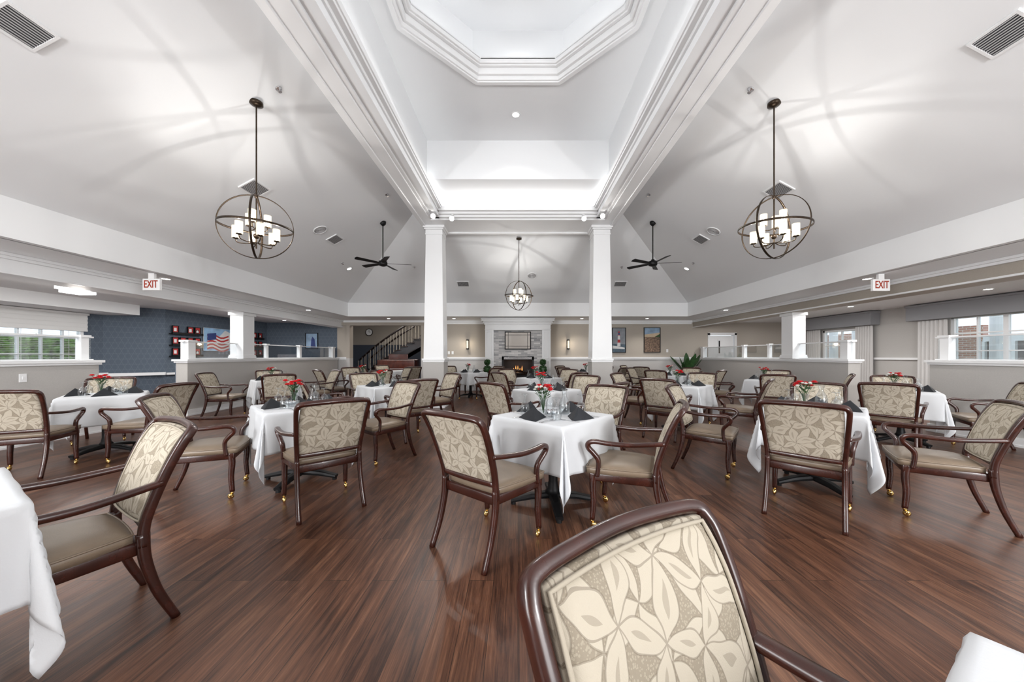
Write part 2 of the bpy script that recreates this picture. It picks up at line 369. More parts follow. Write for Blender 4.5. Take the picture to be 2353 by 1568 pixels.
o.add([(-10.8+.03,8.92-.03,.76),(-9.96,9.73,.76),(-9.92,9.66,.76),(-10.74,8.86,.76),(-10.8+.03,8.92-.03,.84),(-9.96,9.73,.84),(-9.92,9.66,.84),(-10.74,8.86,.84)],[(0,1,2,3),(7,6,5,4),(0,4,5,1),(1,5,6,2),(2,6,7,3),(3,7,4,0)],TRIM)
o.obj('trim_9',structure=True)
o=MB()
for x0,x1 in((-7.2,-6.8),(-3.7,-1.25),(1.25,7.55),(8.7,10.5)): o.box(x0,x1,13.66,13.71,0,.14,TRIM)
o.obj('baseboard_back',structure=True)
o=MB(); o.box(-10.01,-9.97,9.75,13.7,0,.14,TRIM); o.box(-10.81,-10.76,YN,9,0,.14,TRIM); o.obj('baseboard_left',structure=True)
o=MB(); o.box(10.46,10.51,YN,13.7,0,.14,TRIM); o.obj('baseboard_right',structure=True)
o=MB(); o.box(-6.9,6.9,13.58,13.71,2.62,2.70,TRIM); o.box(-6.9,6.9,13.64,13.71,2.56,2.63,TRIM); o.obj('trim_10',structure=True)
def partition(name,sg,y0,y1,posts,endcol):
    xi,xo=7.13,7.38
    o=MB(); a,b=sorted((sg*xi,sg*xo)); o.box(a,b,y0,y1,0,1.16,GREYW)
    if sg<0: o.box(-7.40,-7.38,y0-.0,y1,0,1.16,BLUE)
    a,b=sorted((sg*(xi-.05),sg*(xo+.05))); o.box(a,b,y0-.05,y1+.05,1.185,1.225,TRIM)
    a,b=sorted((sg*(xi-.025),sg*(xo+.025))); o.box(a,b,y0-.025,y1+.025,1.15,1.19,TRIM)
    a,b=sorted((sg*(xi-.025),sg*(xo+.025))); o.box(a,b,y0-.025,y1+.025,0,.13,TRIM)
    a,b=sorted((sg*(xi-.035),sg*(xo+.035))); o.box(a,b,y0-.035,y1+.035,0,.03,TRIM)
    o.obj(name,structure=True)
    r=empty('trim_%d'%(20+len([q for q in bpy.data.objects if q.name.startswith('trim_2')])),(sg*7.25,(y0+y1)/2,1.225),0); r['kind']='structure'
    L=(y1-y0)/2
    MB().box(-.035,.035,-L,L,.375,.40,TRIM).obj('rail',parent=r)
    MB().box(-.006,.006,-L+.02,L-.02,.02,.375,GLASS).obj('glass_pane',parent=r)
    MB().box(-.03,.03,-L,L,0,.02,TRIM).obj('rail',parent=r)
    for y,w in posts:
        MB().box(-w,w,y-w-(y0+y1)/2,y+w-(y0+y1)/2,0,.40,TRIM).box(-w-.02,w+.02,y-w-.02-(y0+y1)/2,y+w+.02-(y0+y1)/2,.38,.42,TRIM).obj('post',parent=r)
partition('wall_left_partition',-1,7.42,13.6,[(7.56,.085),(9.9,.04),(11.4,.05),(13.4,.08)],None)
partition('wall_left_partition_near',-1,YN,5.85,[(5.72,.05),(3.0,.05)],None)
partition('wall_right_partition',1,7.42,13.6,[(7.56,.085),(9.9,.04),(11.0,.05),(13.4,.08)],None)
partition('wall_right_partition_near',1,YN,5.95,[(5.8,.06),(3.0,.05)],None)
# ------------------------------------------------------------------ columns
def main_column(x):
    r=empty('column',(x,8.80,0),0,'tapered white column on wallpapered pedestal under ceiling beam','column','main columns')
    MB().box(-.255,.255,-.25,.25,0,1.17,GREYW).obj('pedestal',parent=r)
    MB().box(-.275,.275,-.27,.27,0,.13,TRIM).box(-.285,.285,-.28,.28,0,.04,TRIM).obj('base_moulding',parent=r,bevel=.006)
    MB().box(-.28,.28,-.275,.275,1.18,1.23,TRIM).box(-.265,.265,-.26,.26,1.14,1.18,TRIM).obj('rail_moulding',parent=r,bevel=.006)
    b,t=.25,.205; z0,z1=1.23,4.36
    v=[(-b,-b,z0),(b,-b,z0),(b,b,z0),(-b,b,z0),(-t,-t,z1),(t,-t,z1),(t,t,z1),(-t,t,z1)]
    MB().add(v,[(0,1,5,4),(1,2,6,5),(2,3,7,6),(3,0,4,7)],TRIM).obj('shaft',parent=r,bevel=.01)
    MB().box(-.22,.22,-.22,.22,4.33,4.37,TRIM).box(-.212,.212,-.212,.212,4.37,4.46,TRIM).box(-.24,.24,-.24,.24,4.46,4.50,TRIM).box(-.27,.27,-.26,.26,4.50,4.56,TRIM).obj('capital',parent=r,bevel=.008)
main_column(-2.10); main_column(2.10)
for sg in(-1,1):
    r=empty('pillar',(sg*7.25,9.05,1.225),0,'square white pillar standing on half-height partition','pillar','partition pillars')
    MB().box(-.17,.17,-.19,.19,0,1.2,TRIM).obj('shaft',parent=r,bevel=.006)
    MB().box(-.20,.20,-.22,.22,0,.06,TRIM).box(-.19,.19,-.21,.21,.06,.10,TRIM).obj('base_moulding',parent=r,bevel=.004)
    MB().box(-.20,.20,-.22,.22,1.12,1.195,TRIM).obj('capital',parent=r,bevel=.004)
# ------------------------------------------------------------------ dining chair
def posty(z):
    L=[(0,-.345),(.2,-.275),(.42,-.230),(.6,-.262),(.78,-.325),(.87,-.368),(.95,-.42)]
    if z>=.95: return -.42
    if z<=0: return -.345
    for i,((a,b),(c_,d_)) in enumerate(zip(L,L[1:])):
        if z<=c_:
            t=(z-a)/(c_-a); pm=L[i-1] if i else L[i]; pn=L[i+2] if i+2<len(L) else L[i+1]
            m0=(d_-pm[1])/(c_-pm[0])*(c_-a); m1=(pn[1]-b)/(pn[0]-a)*(c_-a)
            return (2*t**3-3*t*t+1)*b+(t**3-2*t*t+t)*m0+(-2*t**3+3*t*t)*d_+(t**3-t*t)*m1
def build_chair():
    r=empty('dining_chair',(0,0,0),0,'dark cherry armchair with leaf-patterned back and taupe seat','chair','dining chairs')
    side=[(.238,posty(z),z) for z in(.40,.5)]+[(.246,posty(.6),.6),(.257,posty(.75),.75),(.265,posty(.86),.86)]
    P=[(x,y,z) for x,y,z in side]+[(.262,posty(.905),.905),(.236,posty(.928)-.003,.928),(.12,posty(.935)-.014,.936),(0,posty(.938)-.018,.939)]
    P=P+[(-x,y,z) for x,y,z in P[:-1][::-1]]
    path=catmull(P,5)
    f=MB().sweep(path,WOOD,.021,.0165,ref=(0,1,0),seg=12,p=3.4)
    f.sweep(catmull([(-.24,posty(.5)-.0,.50),(0,posty(.5)-.012,.50),(.24,posty(.5),.50)],5),WOOD,.018,.018,ref=(0,1,0),p=3)
    f.obj('back_frame',parent=r,smooth=True)
    n=18; v=[];fc=[]
    def pt(s,t,side):
        k=.07; x=s*math.sqrt(1-k*t*t*s*s*1.2); tz=t*math.sqrt(1-k*s*s*t*t*1.2)
        z=.712+tz*.212; w=.226+.022*(tz+1)/2
        bul=(1-abs(s)**6)*(1-abs(t)**6)
        y=posty(z)-.014*(1-s*s)*(tz+1)/2
        return (x*w,y+(.010+.024*bul if side else -.010-.010*bul),z)
    for side_ in(1,0):
        for i in range(n+1):
            for j in range(n+1): v.append(pt(-1+2*i/n,-1+2*j/n,side_))
    N=(n+1)**2; idx=lambda i,j,s:(0 if s else N)+i*(n+1)+j
    for i in range(n):
        for j in range(n):
            fc.append((idx(i,j,1),idx(i,j+1,1),idx(i+1,j+1,1),idx(i+1,j,1))); fc.append((idx(i,j,0),idx(i+1,j,0),idx(i+1,j+1,0),idx(i,j+1,0)))
    rim=[(i,0) for i in range(n)]+[(n,j) for j in range(n)]+[(i,n) for i in range(n,0,-1)]+[(0,j) for j in range(n,0,-1)]
    for q in range(len(rim)):
        a=rim[q];b=rim[(q+1)%len(rim)]; fc.append((idx(*a,1),idx(*b,1),idx(*b,0),idx(*a,0)))
    MB().add(v,fc,FAB).obj('backrest',parent=r,smooth=True)
    pp=[Vector(pt((-1+2*i/n)*.965,(-1+2*j/n)*.965,1))+Vector((0,.005,0)) for i,j in rim]
    MB().sweep(pp,PIPE,.005,.005,ref=(0,1,0),seg=8,p=2,closed=True).obj('piping',parent=r,smooth=True)
    def trap(fw,rw,y0,y1,z0,z1,m,name,bev,segs=3):
        v=[(-rw,y0,z0),(rw,y0,z0),(fw,y1,z0),(-fw,y1,z0),(-rw,y0,z1),(rw,y0,z1),(fw,y1,z1),(-fw,y1,z1)]
        ob=MB().add(v,[(3,2,1,0),(4,5,6,7),(0,1,5,4),(1,2,6,5),(2,3,7,6),(3,0,4,7)],m).obj(name,parent=r,smooth=True,bevel=bev); ob.modifiers['bevel'].segments=segs; return ob
    trap(.272,.232,-.235,.235,.36,.425,WOOD,'seat_frame',.012,2)
    n=14; v=[];fc=[]
    def cp(s,t,up):
        tt=(t+1)/2; w=.232+(.285-.232)*tt; k=.10
        x=s*math.sqrt(1-k*t*t)*w; y=-.215+ (.265+.215)*((t*math.sqrt(1-k*s*s))+1)/2
        e=(1-abs(s)**6)*(1-abs(t)**6)
        return (x,y,(.462+.030*e) if up else .418)
    for up in(1,0):
        for i in range(n+1):
            for j in range(n+1): v.append(cp(-1+2*i/n,-1+2*j/n,up))
    N=(n+1)**2
    rim=[(i,0) for i in range(n)]+[(n,j) for j in range(n)]+[(i,n) for i in range(n,0,-1)]+[(0,j) for j in range(n,0,-1)]
    ix=lambda i,j,u:(0 if u else N)+i*(n+1)+j
    for i in range(n):
        for j in range(n): fc.append((ix(i,j,1),ix(i+1,j,1),ix(i+1,j+1,1),ix(i,j+1,1))); fc.append((ix(i,j,0),ix(i,j+1,0),ix(i+1,j+1,0),ix(i+1,j,0)))
    for q in range(len(rim)):
        a=rim[q];b=rim[(q+1)%len(rim)]; fc.append((ix(*a,1),ix(*a,0),ix(*b,0),ix(*b,1)))
    MB().add(v,fc,VINYL).obj('seat',parent=r,smooth=True)
    pp=[Vector(cp(-1+2*i/n,-1+2*j/n,1)) for i,j in rim]
    MB().sweep(pp,VINYL,.005,.005,ref=(0,0,1),seg=6,p=2,closed=True).obj('piping',parent=r,smooth=True)
    for sg in(-1,1):
        pth=catmull([(sg*.236,posty(.46),.46),(sg*.237,-.236,.36),(sg*.238,-.252,.27),(sg*.24,-.285,.15),(sg*.243,-.345,.0)],4)
        nn=len(pth); MB().sweep(pth,WOOD,ref=(1,0,0),p=3,sizes=[(.018,.026-.009*i/nn) for i in range(nn)]).obj('leg',parent=r,smooth=True)
        pth=catmull([(sg*.245,.20,.42),(sg*.248,.212,.33),(sg*.250,.205,.2),(sg*.253,.215,.065)],4)
        nn=len(pth); MB().sweep(pth,WOOD,ref=(1,0,0),p=3,sizes=[(.026-.009*i/nn,.028-.010*i/nn) for i in range(nn)]).obj('leg',parent=r,smooth=True)
        ca=MB(); ca.lathe([(.0,.068),(.014,.068),(.014,.055),(.008,.05),(.008,.035),(0,.035)],BRASS,12,(sg*.253,.215,0))
        ca.sphere((sg*.253-.0,.203,.0255),.0255,BRASS,12,8,(.55,1,1)); ca.sphere((sg*.253,.203,.035),.025,BRASS,12,6,(.75,.8,.7))
        ca.obj('caster',parent=r,smooth=True)
        pth=catmull([(sg*.255,posty(.68)-.002,.685),(sg*.278,-.17,.672),(sg*.300,-.04,.662),(sg*.308,.09,.664),(sg*.305,.185,.668),(sg*.300,.232,.650),(sg*.292,.235,.615),(sg*.283,.200,.575),(sg*.272,.168,.53),(sg*.266,.165,.47),(sg*.264,.175,.40)],5)
        nn=len(pth); MB().sweep(pth,WOOD,ref=(1,0,0),p=2.8,sizes=[(.022-.003*(i/nn),.0155+.003*math.sin(i/nn*3)) for i in range(nn)]).obj('armrest',parent=r,smooth=True)
    return r
CH=[]
def four(tx,ty,d=.80,rot=45,sk=()):
    for k in range(4):
        if k in sk: continue
        a=math.radians(rot+90*k+random.uniform(-4,4)); dd=d+random.uniform(0,.05)
        CH.append((tx+dd*math.cos(a),ty+dd*math.sin(a),math.degrees(a)+180+random.uniform(-5,5)))
TB=[]
def T_(x,y,rot=0.0,full=1): TB.append((x,y,rot,full))
T_(.31,3.03,47,2); CH+=[(-.18,2.46,52),(.86,2.74,156),(.80,3.82,228)]
T_(-2.28,3.62,45,2); CH+=[(-1.74,3.06,133),(-2.90,3.26,26),(-1.74,4.36,232)]
T_(2.97,3.45,45,2); CH+=[(2.44,2.90,45),(3.46,2.86,143),(2.20,3.94,322),(3.66,4.19,230)]
T_(-5.58,4.66,45,1); CH+=[(-5.42,3.82,118),(-4.74,4.40,182),(-6.35,5.27,308)]
T_(5.77,5.18,45,1); CH+=[(5.10,4.70,38),(6.40,4.70,148),(6.42,5.85,228)]
T_(-5.3,7.5,45,1); CH+=[(-6.14,7.25,12),(-4.80,6.88,128),(-5.88,8.15,308),(-4.7,8.08,228)]
T_(-2.3,6.05,45,1); CH+=[(-1.72,5.48,135),(-2.97,5.43,38),(-2.88,6.70,312),(-1.60,6.66,222)]
T_(.45,5.35,45,1); CH+=[(-.07,4.82,42),(1.05,4.78,140),(.98,5.95,226)]
T_(2.95,6.15,45,1); CH+=[(2.40,5.55,47),(3.57,5.53,138),(2.32,6.77,318),(3.55,6.8,230)]
T_(5.5,7.55,45,1); CH+=[(5.08,6.80,60),(6.19,6.94,140),(6.12,8.16,230),(4.70,7.94,330)]
T_(.5,8.2,45,1); four(.5,8.2)
T_(-4.2,9.5,45,1); four(-4.2,9.5)
T_(4.2,9.3,45,1); four(4.2,9.3)
T_(-1.5,10.9,45,1); four(-1.5,10.9)
T_(2.3,11.2,45,1); four(2.3,11.2)
T_(4.8,11.9,45,0); four(4.8,11.9,sk=(0,))
T_(-4.2,12.0,45,0); four(-4.2,12.0,sk=(0,))
T_(-2.27,1.10,60,0); CH+=[(-2.09,1.54,240)]
T_(.735,.13,32,0); CH+=[(.45,.375,-57)]
proto=build_chair(); first=True
special={len(CH)-1:'dark cherry armchair with cream leaf fabric back, pushed under white-clothed table'}
for i,(x,y,h) in enumerate(CH):
    rz=math.radians(h-90)
    if first: proto.location=(x,y,0); proto.rotation_euler[2]=rz; first=False
    else: copy_thing(proto,(x,y,0),rz,special.get(i))
# ------------------------------------------------------------------ tables
def build_table():
    r=empty('dining_table',(0,0,0),0,'square pedestal dining table with black cross base','table','dining tables')
    MB().box(-.365,.365,-.365,.365,.73,.768,DARK).obj('tabletop',parent=r,bevel=.005)
    MB().lathe([(0,.10),(.075,.10),(.05,.14),(.04,.2),(.04,.68),(.12,.73),(0,.73)],BLACKM,20).obj('pedestal',parent=r,smooth=True)
    b=MB()
    for k in range(4):
        a=k*math.pi/2+math.pi/4; 
        b.sweep([(0,0,.085),(.2*math.cos(a),.2*math.sin(a),.07),(.37*math.cos(a),.37*math.sin(a),.035)],BLACKM,ref=(0,0,1),p=4,sizes=[(.03,.045),(.025,.04),(.018,.032)])
        b.lathe([(0,0),(.022,0),(.022,.03),(0,.03)],BLACKM,10,(.35*math.cos(a),.35*math.sin(a),0))
    b.obj('base',parent=r)
    return r
def cloth_mesh(h=.375,o=.37,seed=0):
    s=h+o; n=72; v=[];f=[]; rnd=random.Random(seed); ph=[rnd.uniform(0,6) for _ in range(6)]
    for i in range(n+1):
        for j in range(n+1):
            u=-s+2*s*i/n; w=-s+2*s*j/n
            cu=max(-h,min(h,u)); cw=max(-h,min(h,w)); du,dw=u-cu,w-cw; d=math.hypot(du,dw)
            if d<1e-6: v.append((u,w,.776)); continue
            dx,dy=du/d,dw/d; cc=2*abs(dx*dy); t=min(1,d/o)
            fl=.006+d*(.03+.10*cc)+ .026*t*math.sin(9*(cu*dy+cw*dx)*2.2+ph[0]+ (2 if dx>0 else 0))*(1-cc)
            if cc>.01: fl+= .17*d*math.sin(4*math.atan2(abs(dy),abs(dx))*2+ph[1])*cc
            fl=max(0,min(fl,d*.98))
            dz=math.sqrt(max(0,d*d-fl*fl))*(1+.24*cc*cc)
            if d<.02: dz*=d/.02
            v.append((cu+dx*fl,cw+dy*fl,.776-dz))
    for i in range(n):
        for j in range(n): f.append((i*(n+1)+j,(i+1)*(n+1)+j,(i+1)*(n+1)+j+1,i*(n+1)+j+1))
    return v,f
def mkcloth(o,seed):
    v,f=cloth_mesh(o=o,seed=seed); c_=MB().add(v,f,CLOTH).obj('tablecloth',smooth=True,label='white linen tablecloth draped over square dining table',cat='tablecloth',group='white tablecloths')
    sm=c_.modifiers.new('thick','SOLIDIFY'); sm.thickness=.003; sm.offset=1; return c_
tp=build_table(); cps=[[mkcloth(.37,k),False] for k in range(3)]
for i,(x,y,rot,full) in enumerate(TB):
    if i==0: tp.location=(x,y,0); tp.rotation_euler[2]=math.radians(rot)
    else: copy_thing(tp,(x,y,0),math.radians(rot))
    q=cps[i%3]
    if i==len(TB)-1: o=mkcloth(.24,5)
    elif not q[1]: o=q[0]; q[1]=True
    else: o=copy_thing(q[0])
    o.location=(x,y,0); o.rotation_euler[2]=math.radians(rot)
r=empty('side_table',(-1.75,13.0,0),0,'narrow table fully covered by floor-length white cloth','table')
sk=MB(); n=72; v=[];f=[]
for i in range(n):
    a=2*math.pi*i/n; c1,s1=math.cos(a),math.sin(a); p=4
    X=math.copysign(abs(c1)**(2/p),c1)*.42; Y=math.copysign(abs(s1)**(2/p),s1)*.3; w=1+.05*math.sin(i*2.2)
    v+=[(X,Y,.76),(X*1.01,Y*1.01,.74),(X*w*1.06,Y*w*1.06,.01)]
for i in range(n):
    j=(i+1)%n; f+=[(i*3,i*3+1,j*3+1,j*3),(i*3+1,i*3+2,j*3+2,j*3+1)]
f.append(tuple(i*3 for i in range(n))); sk.add(v,f,CLOTH).obj('table_skirt',parent=r,smooth=False)
# ------------------------------------------------------------------ tableware
def napkin():
    v=[(-.12,-.08,0),(.12,-.08,0),(0,.125,0),(0,-.012,.098),(-.048,-.062,.040),(.048,-.062,.040),(0,-.095,.0)]
    f=[(0,4,3),(4,6,3),(6,5,3),(5,1,3),(0,6,4),(6,1,5),(1,2,3),(2,0,3),(2,1,6,0)]
    return MB().add(v,f,NAP).obj('napkin',label='charcoal linen napkin folded into a peaked triangle',cat='napkin',group='folded napkins')
def goblet():
    r=empty('water_goblet',label='clear stemmed water glass turned upside down on table',cat='glass',group='water goblets')
    MB().lathe([(.036,0),(.042,.03),(.040,.07),(.028,.105),(.008,.118)],GLASS,20).obj('bowl',parent=r,smooth=True)
    MB().lathe([(.008,.118),(.006,.135),(.005,.16),(.010,.172)],GLASS,14).obj('stem',parent=r,smooth=True)
    MB().lathe([(.010,.172),(.036,.178),(.036,.181),(0,.181)],GLASS,20).obj('foot',parent=r,smooth=True)
    return r
def carafe():
    r=empty('water_carafe',label='clear ribbed glass carafe with flared neck',cat='carafe',group='carafes')
    MB().lathe([(0,.004),(.045,.004),(.052,.03),(.05,.09),(.036,.13),(.020,.16),(.019,.185),(.030,.225)],GLASS,20).obj('body',parent=r,smooth=True)
    MB().lathe([(0,.008),(.042,.008),(.048,.03),(.046,.08),(0,.08)],GLASS,18).obj('water',parent=r,smooth=True)
    return r
def flowers():
    r=empty('flower_vase',label='glass vase of red carnations and white blossoms with greenery',cat='flowers',group='table flower arrangements')
    MB().lathe([(0,.004),(.032,.004),(.034,.01),(.030,.08),(.040,.13),(.046,.14)],GLASS,18).obj('vase',parent=r,smooth=True)
    rn=random.Random(3); st=MB(); lf=MB(); pos=[]
    for k in range(13):
        a=k*2.4; rr=.02+.065*math.sqrt((k+.5)/13); z=.26-.5*rr+rn.uniform(-.02,.03); p=(rr*math.cos(a),rr*math.sin(a),z); pos.append(p)
        st.sweep([(0,0,.01),(p[0]*.3,p[1]*.3,.13),p],GREEN,.0018,.0018,seg=5,p=2)
    st.obj('stems',parent=r)
    for k in range(26):
        a=k*1.3; rr=rn.uniform(.04,.095); z=rn.uniform(.13,.25); c=Vector((rr*math.cos(a),rr*math.sin(a),z)); b_=Vector((rr*.4*math.cos(a),rr*.4*math.sin(a),z-.03)); t=Vector((-math.sin(a),math.cos(a),0))*.012
        lf.add([b_,c-t-(c-b_)*.4,c,c+t-(c-b_)*.4],[(0,1,2,3)],GREEN)
    lf.obj('leaves',parent=r)
    for k,p in enumerate(pos):
        red=k%5 in(0,1,3); m=REDF if red else WHITEF; b=MB(); R=.031 if red else .018
        for L in range(3):
            for q in range(7):
                a=q*2*math.pi/7+L*.5; el=.3+L*.5; rad=R*(1-.22*L)
                o_=Vector((math.cos(a)*math.cos(el),math.sin(a)*math.cos(el),math.sin(el)))*rad; t=Vector((-math.sin(a),math.cos(a),0))*rad*.5
                b.add([(0,0,0),o_*.6-t,o_+Vector((0,0,.006))-t*.4,o_+Vector((0,0,.006))+t*.4,o_*.6+t],[(0,1,2,3,4)],m)
        b.obj('bloom',parent=r,loc=p)
    return r
def bowl():
    r=MB().lathe([(0,.004),(.03,.004),(.065,.03),(.07,.06),(.062,.06),(.055,.032),(0,.012)],GLASS,20)
    for k in range(5): r.sphere((.03*math.cos(k*1.26),.03*math.sin(k*1.26),.045),.02,STEEL,10,6)
    return r.obj('glass_bowl',smooth=True,label='small cut glass bowl filled with silvery beads',cat='bowl')
def cutl(kind):
    m=MB()
    m.sweep([(0,-.10,.004),(0,-.03,.005),(0,.03,.004)],STEEL,ref=(1,0,0),p=3,sizes=[(.005,.0015),(.003,.0015),(.003,.0015)])
    if kind=='fork':
        m.box(-.010,.010,.03,.055,.003,.0055,STEEL)
        for q in(-.0085,-.003,.003,.0085): m.box(q-.0015,q+.0015,.055,.09,.003,.005,STEEL)
    elif kind=='table_knife': m.add([(-.005,.03,.005),(.008,.03,.005),(.009,.09,.005),(.0,.11,.005),(-.005,.10,.005),(-.005,.03,.003),(.008,.03,.003),(.009,.09,.003),(.0,.11,.003),(-.005,.10,.003)],[(0,1,2,3,4),(9,8,7,6,5),(0,5,6,1),(1,6,7,2),(2,7,8,3),(3,8,9,4),(4,9,5,0)],STEEL)
    else: m.sphere((0,.05,.006),.02,STEEL,12,6,(.75,1.1,.25))
    return m.obj(kind,label='polished stainless steel '+kind.replace('_',' ')+' beside napkin',cat=kind.replace('_',' '),group='table cutlery')
PROT={}
def put(kind,fn,x,y,z,rz):
    if kind not in PROT: PROT[kind]=fn(); o=PROT[kind]
    else: o=copy_thing(PROT[kind])
    o.location=(x,y,z); o.rotation_euler[2]=rz; return o
ZT=.780
for i,(tx,ty,rot,full) in enumerate(TB):
    if full==0: continue
    R=math.radians(rot)
    def L(a,b): return tx+a*math.cos(R)-b*math.sin(R), ty+a*math.sin(R)+b*math.cos(R)
    p=L(-.05,.07) ; put('fl',flowers,*p,ZT,random.uniform(0,6))
    p=L(.10,-.05); put('ca',carafe,*p,ZT,0)
    for k in range(4):
        a=R+k*math.pi/2; dx,dy=math.cos(a),math.sin(a); nx,ny=-dy,dx
        bx_,by_=tx+dx*.25,ty+dy*.25
        put('nap',napkin,bx_,by_,ZT,a-math.pi/2+math.pi+random.uniform(-.3,.3))
        if full==2 or ty<9:
            gx,gy=tx+dx*.18+nx*.17,ty+dy*.18+ny*.17; put('gob',goblet,gx,gy,ZT,0)
        if full==2:
            for q,(kk) in enumerate(('fork','table_knife','teaspoon')):
                off=(.145 if kk!='fork' else -.145)+(.022 if kk=='teaspoon' else 0)
                put(kk,lambda kk=kk:cutl(kk),bx_+nx*off+dx*.015,by_+ny*off+dy*.015,ZT,a+math.pi/2)
    if i in(0,1): p=L(-.10,-.06); put('bw',bowl,*p,ZT,0)
# ------------------------------------------------------------------ chandeliers
def ringpts(r,M,n=56): return [M@Vector((r*math.cos(2*math.pi*k/n),r*math.sin(2*math.pi*k/n),0)) for k in range(n)]
def light(kind,name,loc,e,color=(1,.97,.93),rad=.05,rot=None,parent=None,**kw):
    d=bpy.data.lights.new(name,kind); d.energy=e; d.color=color
    if kind in('POINT','SPOT'): d.shadow_soft_size=rad
    for k,v in kw.items(): setattr(d,k,v)
    o=bpy.data.objects.new(name,d); COL.objects.link(o); o.location=loc
    if rot: o.rotation_euler=rot
    if parent: o.parent=parent
    return o
def chandelier(x,y,zc,ztop,E,n_l=3):
    r=empty('chandelier',(x,y,zc),0,'bronze open globe chandelier with candle-style frosted glass shades','chandelier','globe chandeliers')
    h=ztop-zc; R=.40
    MB().lathe([(0,h+.01),(.075,h+.01),(.075,h-.025),(.02,h-.045),(0,h-.045)],BRONZE,24).obj('canopy',parent=r,smooth=True)
    MB().lathe([(.009,h-.03),(.009,-.28)],BRONZE,8).lathe([(0,.43),(.02,.42),(.02,.38),(0,.37)],BRONZE,12).sphere((0,0,-.12),.035,BRONZE).obj('rod',parent=r,smooth=True)
    for i,(M,rr) in enumerate(((Matrix.Rotation(math.radians(90),3,'X'),R*1.02),(Matrix.Rotation(math.radians(90),3,'Y'),R),(Matrix.Rotation(math.radians(4),3,'X'),R*1.0))):
        o=MB().sweep(ringpts(rr,M),BRONZE,.013,.0045,ref=tuple(M@Vector((0,0,1))),seg=6,p=6,closed=True).obj('hoop',parent=r,smooth=True)
        o.rotation_euler[2]=math.radians(28)
    def pos(k):
        up=k>=6; a=k*math.pi/3+.3 if not up else (k-6)*2*math.pi/3+.8; return a,(.225 if not up else .12),(-.17 if not up else .02)
    for k in range(9):
        a,rr,z=pos(k); c_,s_=math.cos(a),math.sin(a)
        MB().sweep(catmull([(0,0,z-.03),(rr*.5*c_,rr*.5*s_,z-.055),(rr*.92*c_,rr*.92*s_,z-.045),(rr*c_,rr*s_,z)],4),BRONZE,.007,.007,seg=6,p=2).lathe([(0,-.01),(.034,0),(.034,.008),(0,.008)],BRONZE,12,(rr*c_,rr*s_,z)).obj('arm',parent=r,smooth=True)
        MB().lathe([(.042,.01),(.042,.16),(.039,.16),(.039,.01)],SHADE,16,(rr*c_,rr*s_,z)).obj('lamp_shade',parent=r,smooth=True)
        MB().sphere((rr*c_,rr*s_,z+.06),.021,BULB,10,8,(1,1,2.1)).obj('bulb',parent=r,smooth=True)
    ks=(0,2,4)[:n_l]
    for k in ks:
        a,rr,z=pos(k)
        light('POINT','bulb_light',(rr*math.cos(a),rr*math.sin(a),z+.122),E/len(ks),(1,.965,.92),.006,parent=r)
def ceilz(x,y): return min(T+.54*(XE-abs(x)),T+.54*(YB-y))
chandelier(-3.40,4.47,2.975,ceilz(-3.4,4.47)-.01,48)
chandelier(3.36,4.51,2.985,ceilz(3.36,4.51)-.01,48)
chandelier(.03,9.6,2.98,ceilz(0,9.6)-.01,42,3)
for x,rt in((-3.36,.2),(3.36,-.15)):
    zt=ceilz(x,8.56); zf=3.60
    r=empty('ceiling_fan',(x,8.56,zf),rt,'matte black five-blade ceiling fan on long downrod','ceiling fan','ceiling fans')
    MB().lathe([(0,zt-zf+.02),(.075,zt-zf+.02),(.07,zt-zf-.04),(.02,zt-zf-.09),(0,zt-zf-.09)],BLACKM,20).obj('canopy',parent=r,smooth=True)
    MB().lathe([(.013,zt-zf-.05),(.013,.05)],BLACKM,10).obj('downrod',parent=r,smooth=True)
    MB().lathe([(0,.1),(.035,.1),(.05,.06),(.10,.05),(.11,.0),(.10,-.05),(.05,-.07),(0,-.075)],BLACKM,24).obj('motor',parent=r,smooth=True)
    for k in range(5):
        a=k*2*math.pi/5; M=Matrix.Rotation(a,3,'Z')@Matrix.Rotation(math.radians(13),3,'X')
        pts=[(.08,-.025),(.18,-.055),(.66,-.07),(.685,.0),(.66,.06),(.18,.045),(.08,.02)]
        v=[M@Vector((p,q,.004)) for p,q in pts]+[M@Vector((p,q,-.004)) for p,q in pts]; n=len(pts)
        MB().add(v,[tuple(range(n)),tuple(range(n,2*n))[::-1]]+[(i,i+n,(i+1)%n+n,(i+1)%n) for i in range(n)],BLACKM).obj('blade',parent=r)
def slopeM(x,y):
    zx=T+.54*(XE-abs(x)); zy=T+.54*(YB-y)
    if zx<zy: n=Vector((-.54*math.copysign(1,x),0,-1)).normalized(); yv=Vector((0,1,0))
    else: n=Vector((0,-.54,-1)).normalized(); yv=Vector((0,.88,-.475))
    zv=-n; xv=yv.cross(zv).normalized(); yv=zv.cross(xv)
    return Matrix((xv,yv,zv)).transposed()
def onslope(name,mb_obj,x,y,rz=0):
    M=slopeM(x,y); mb_obj.rotation_euler=(M@Matrix.Rotation(rz,3,'Z')).to_euler(); mb_obj.location=Vector((x,y,ceilz(x,y)))+ (M@Vector((0,0,-1)))*.004
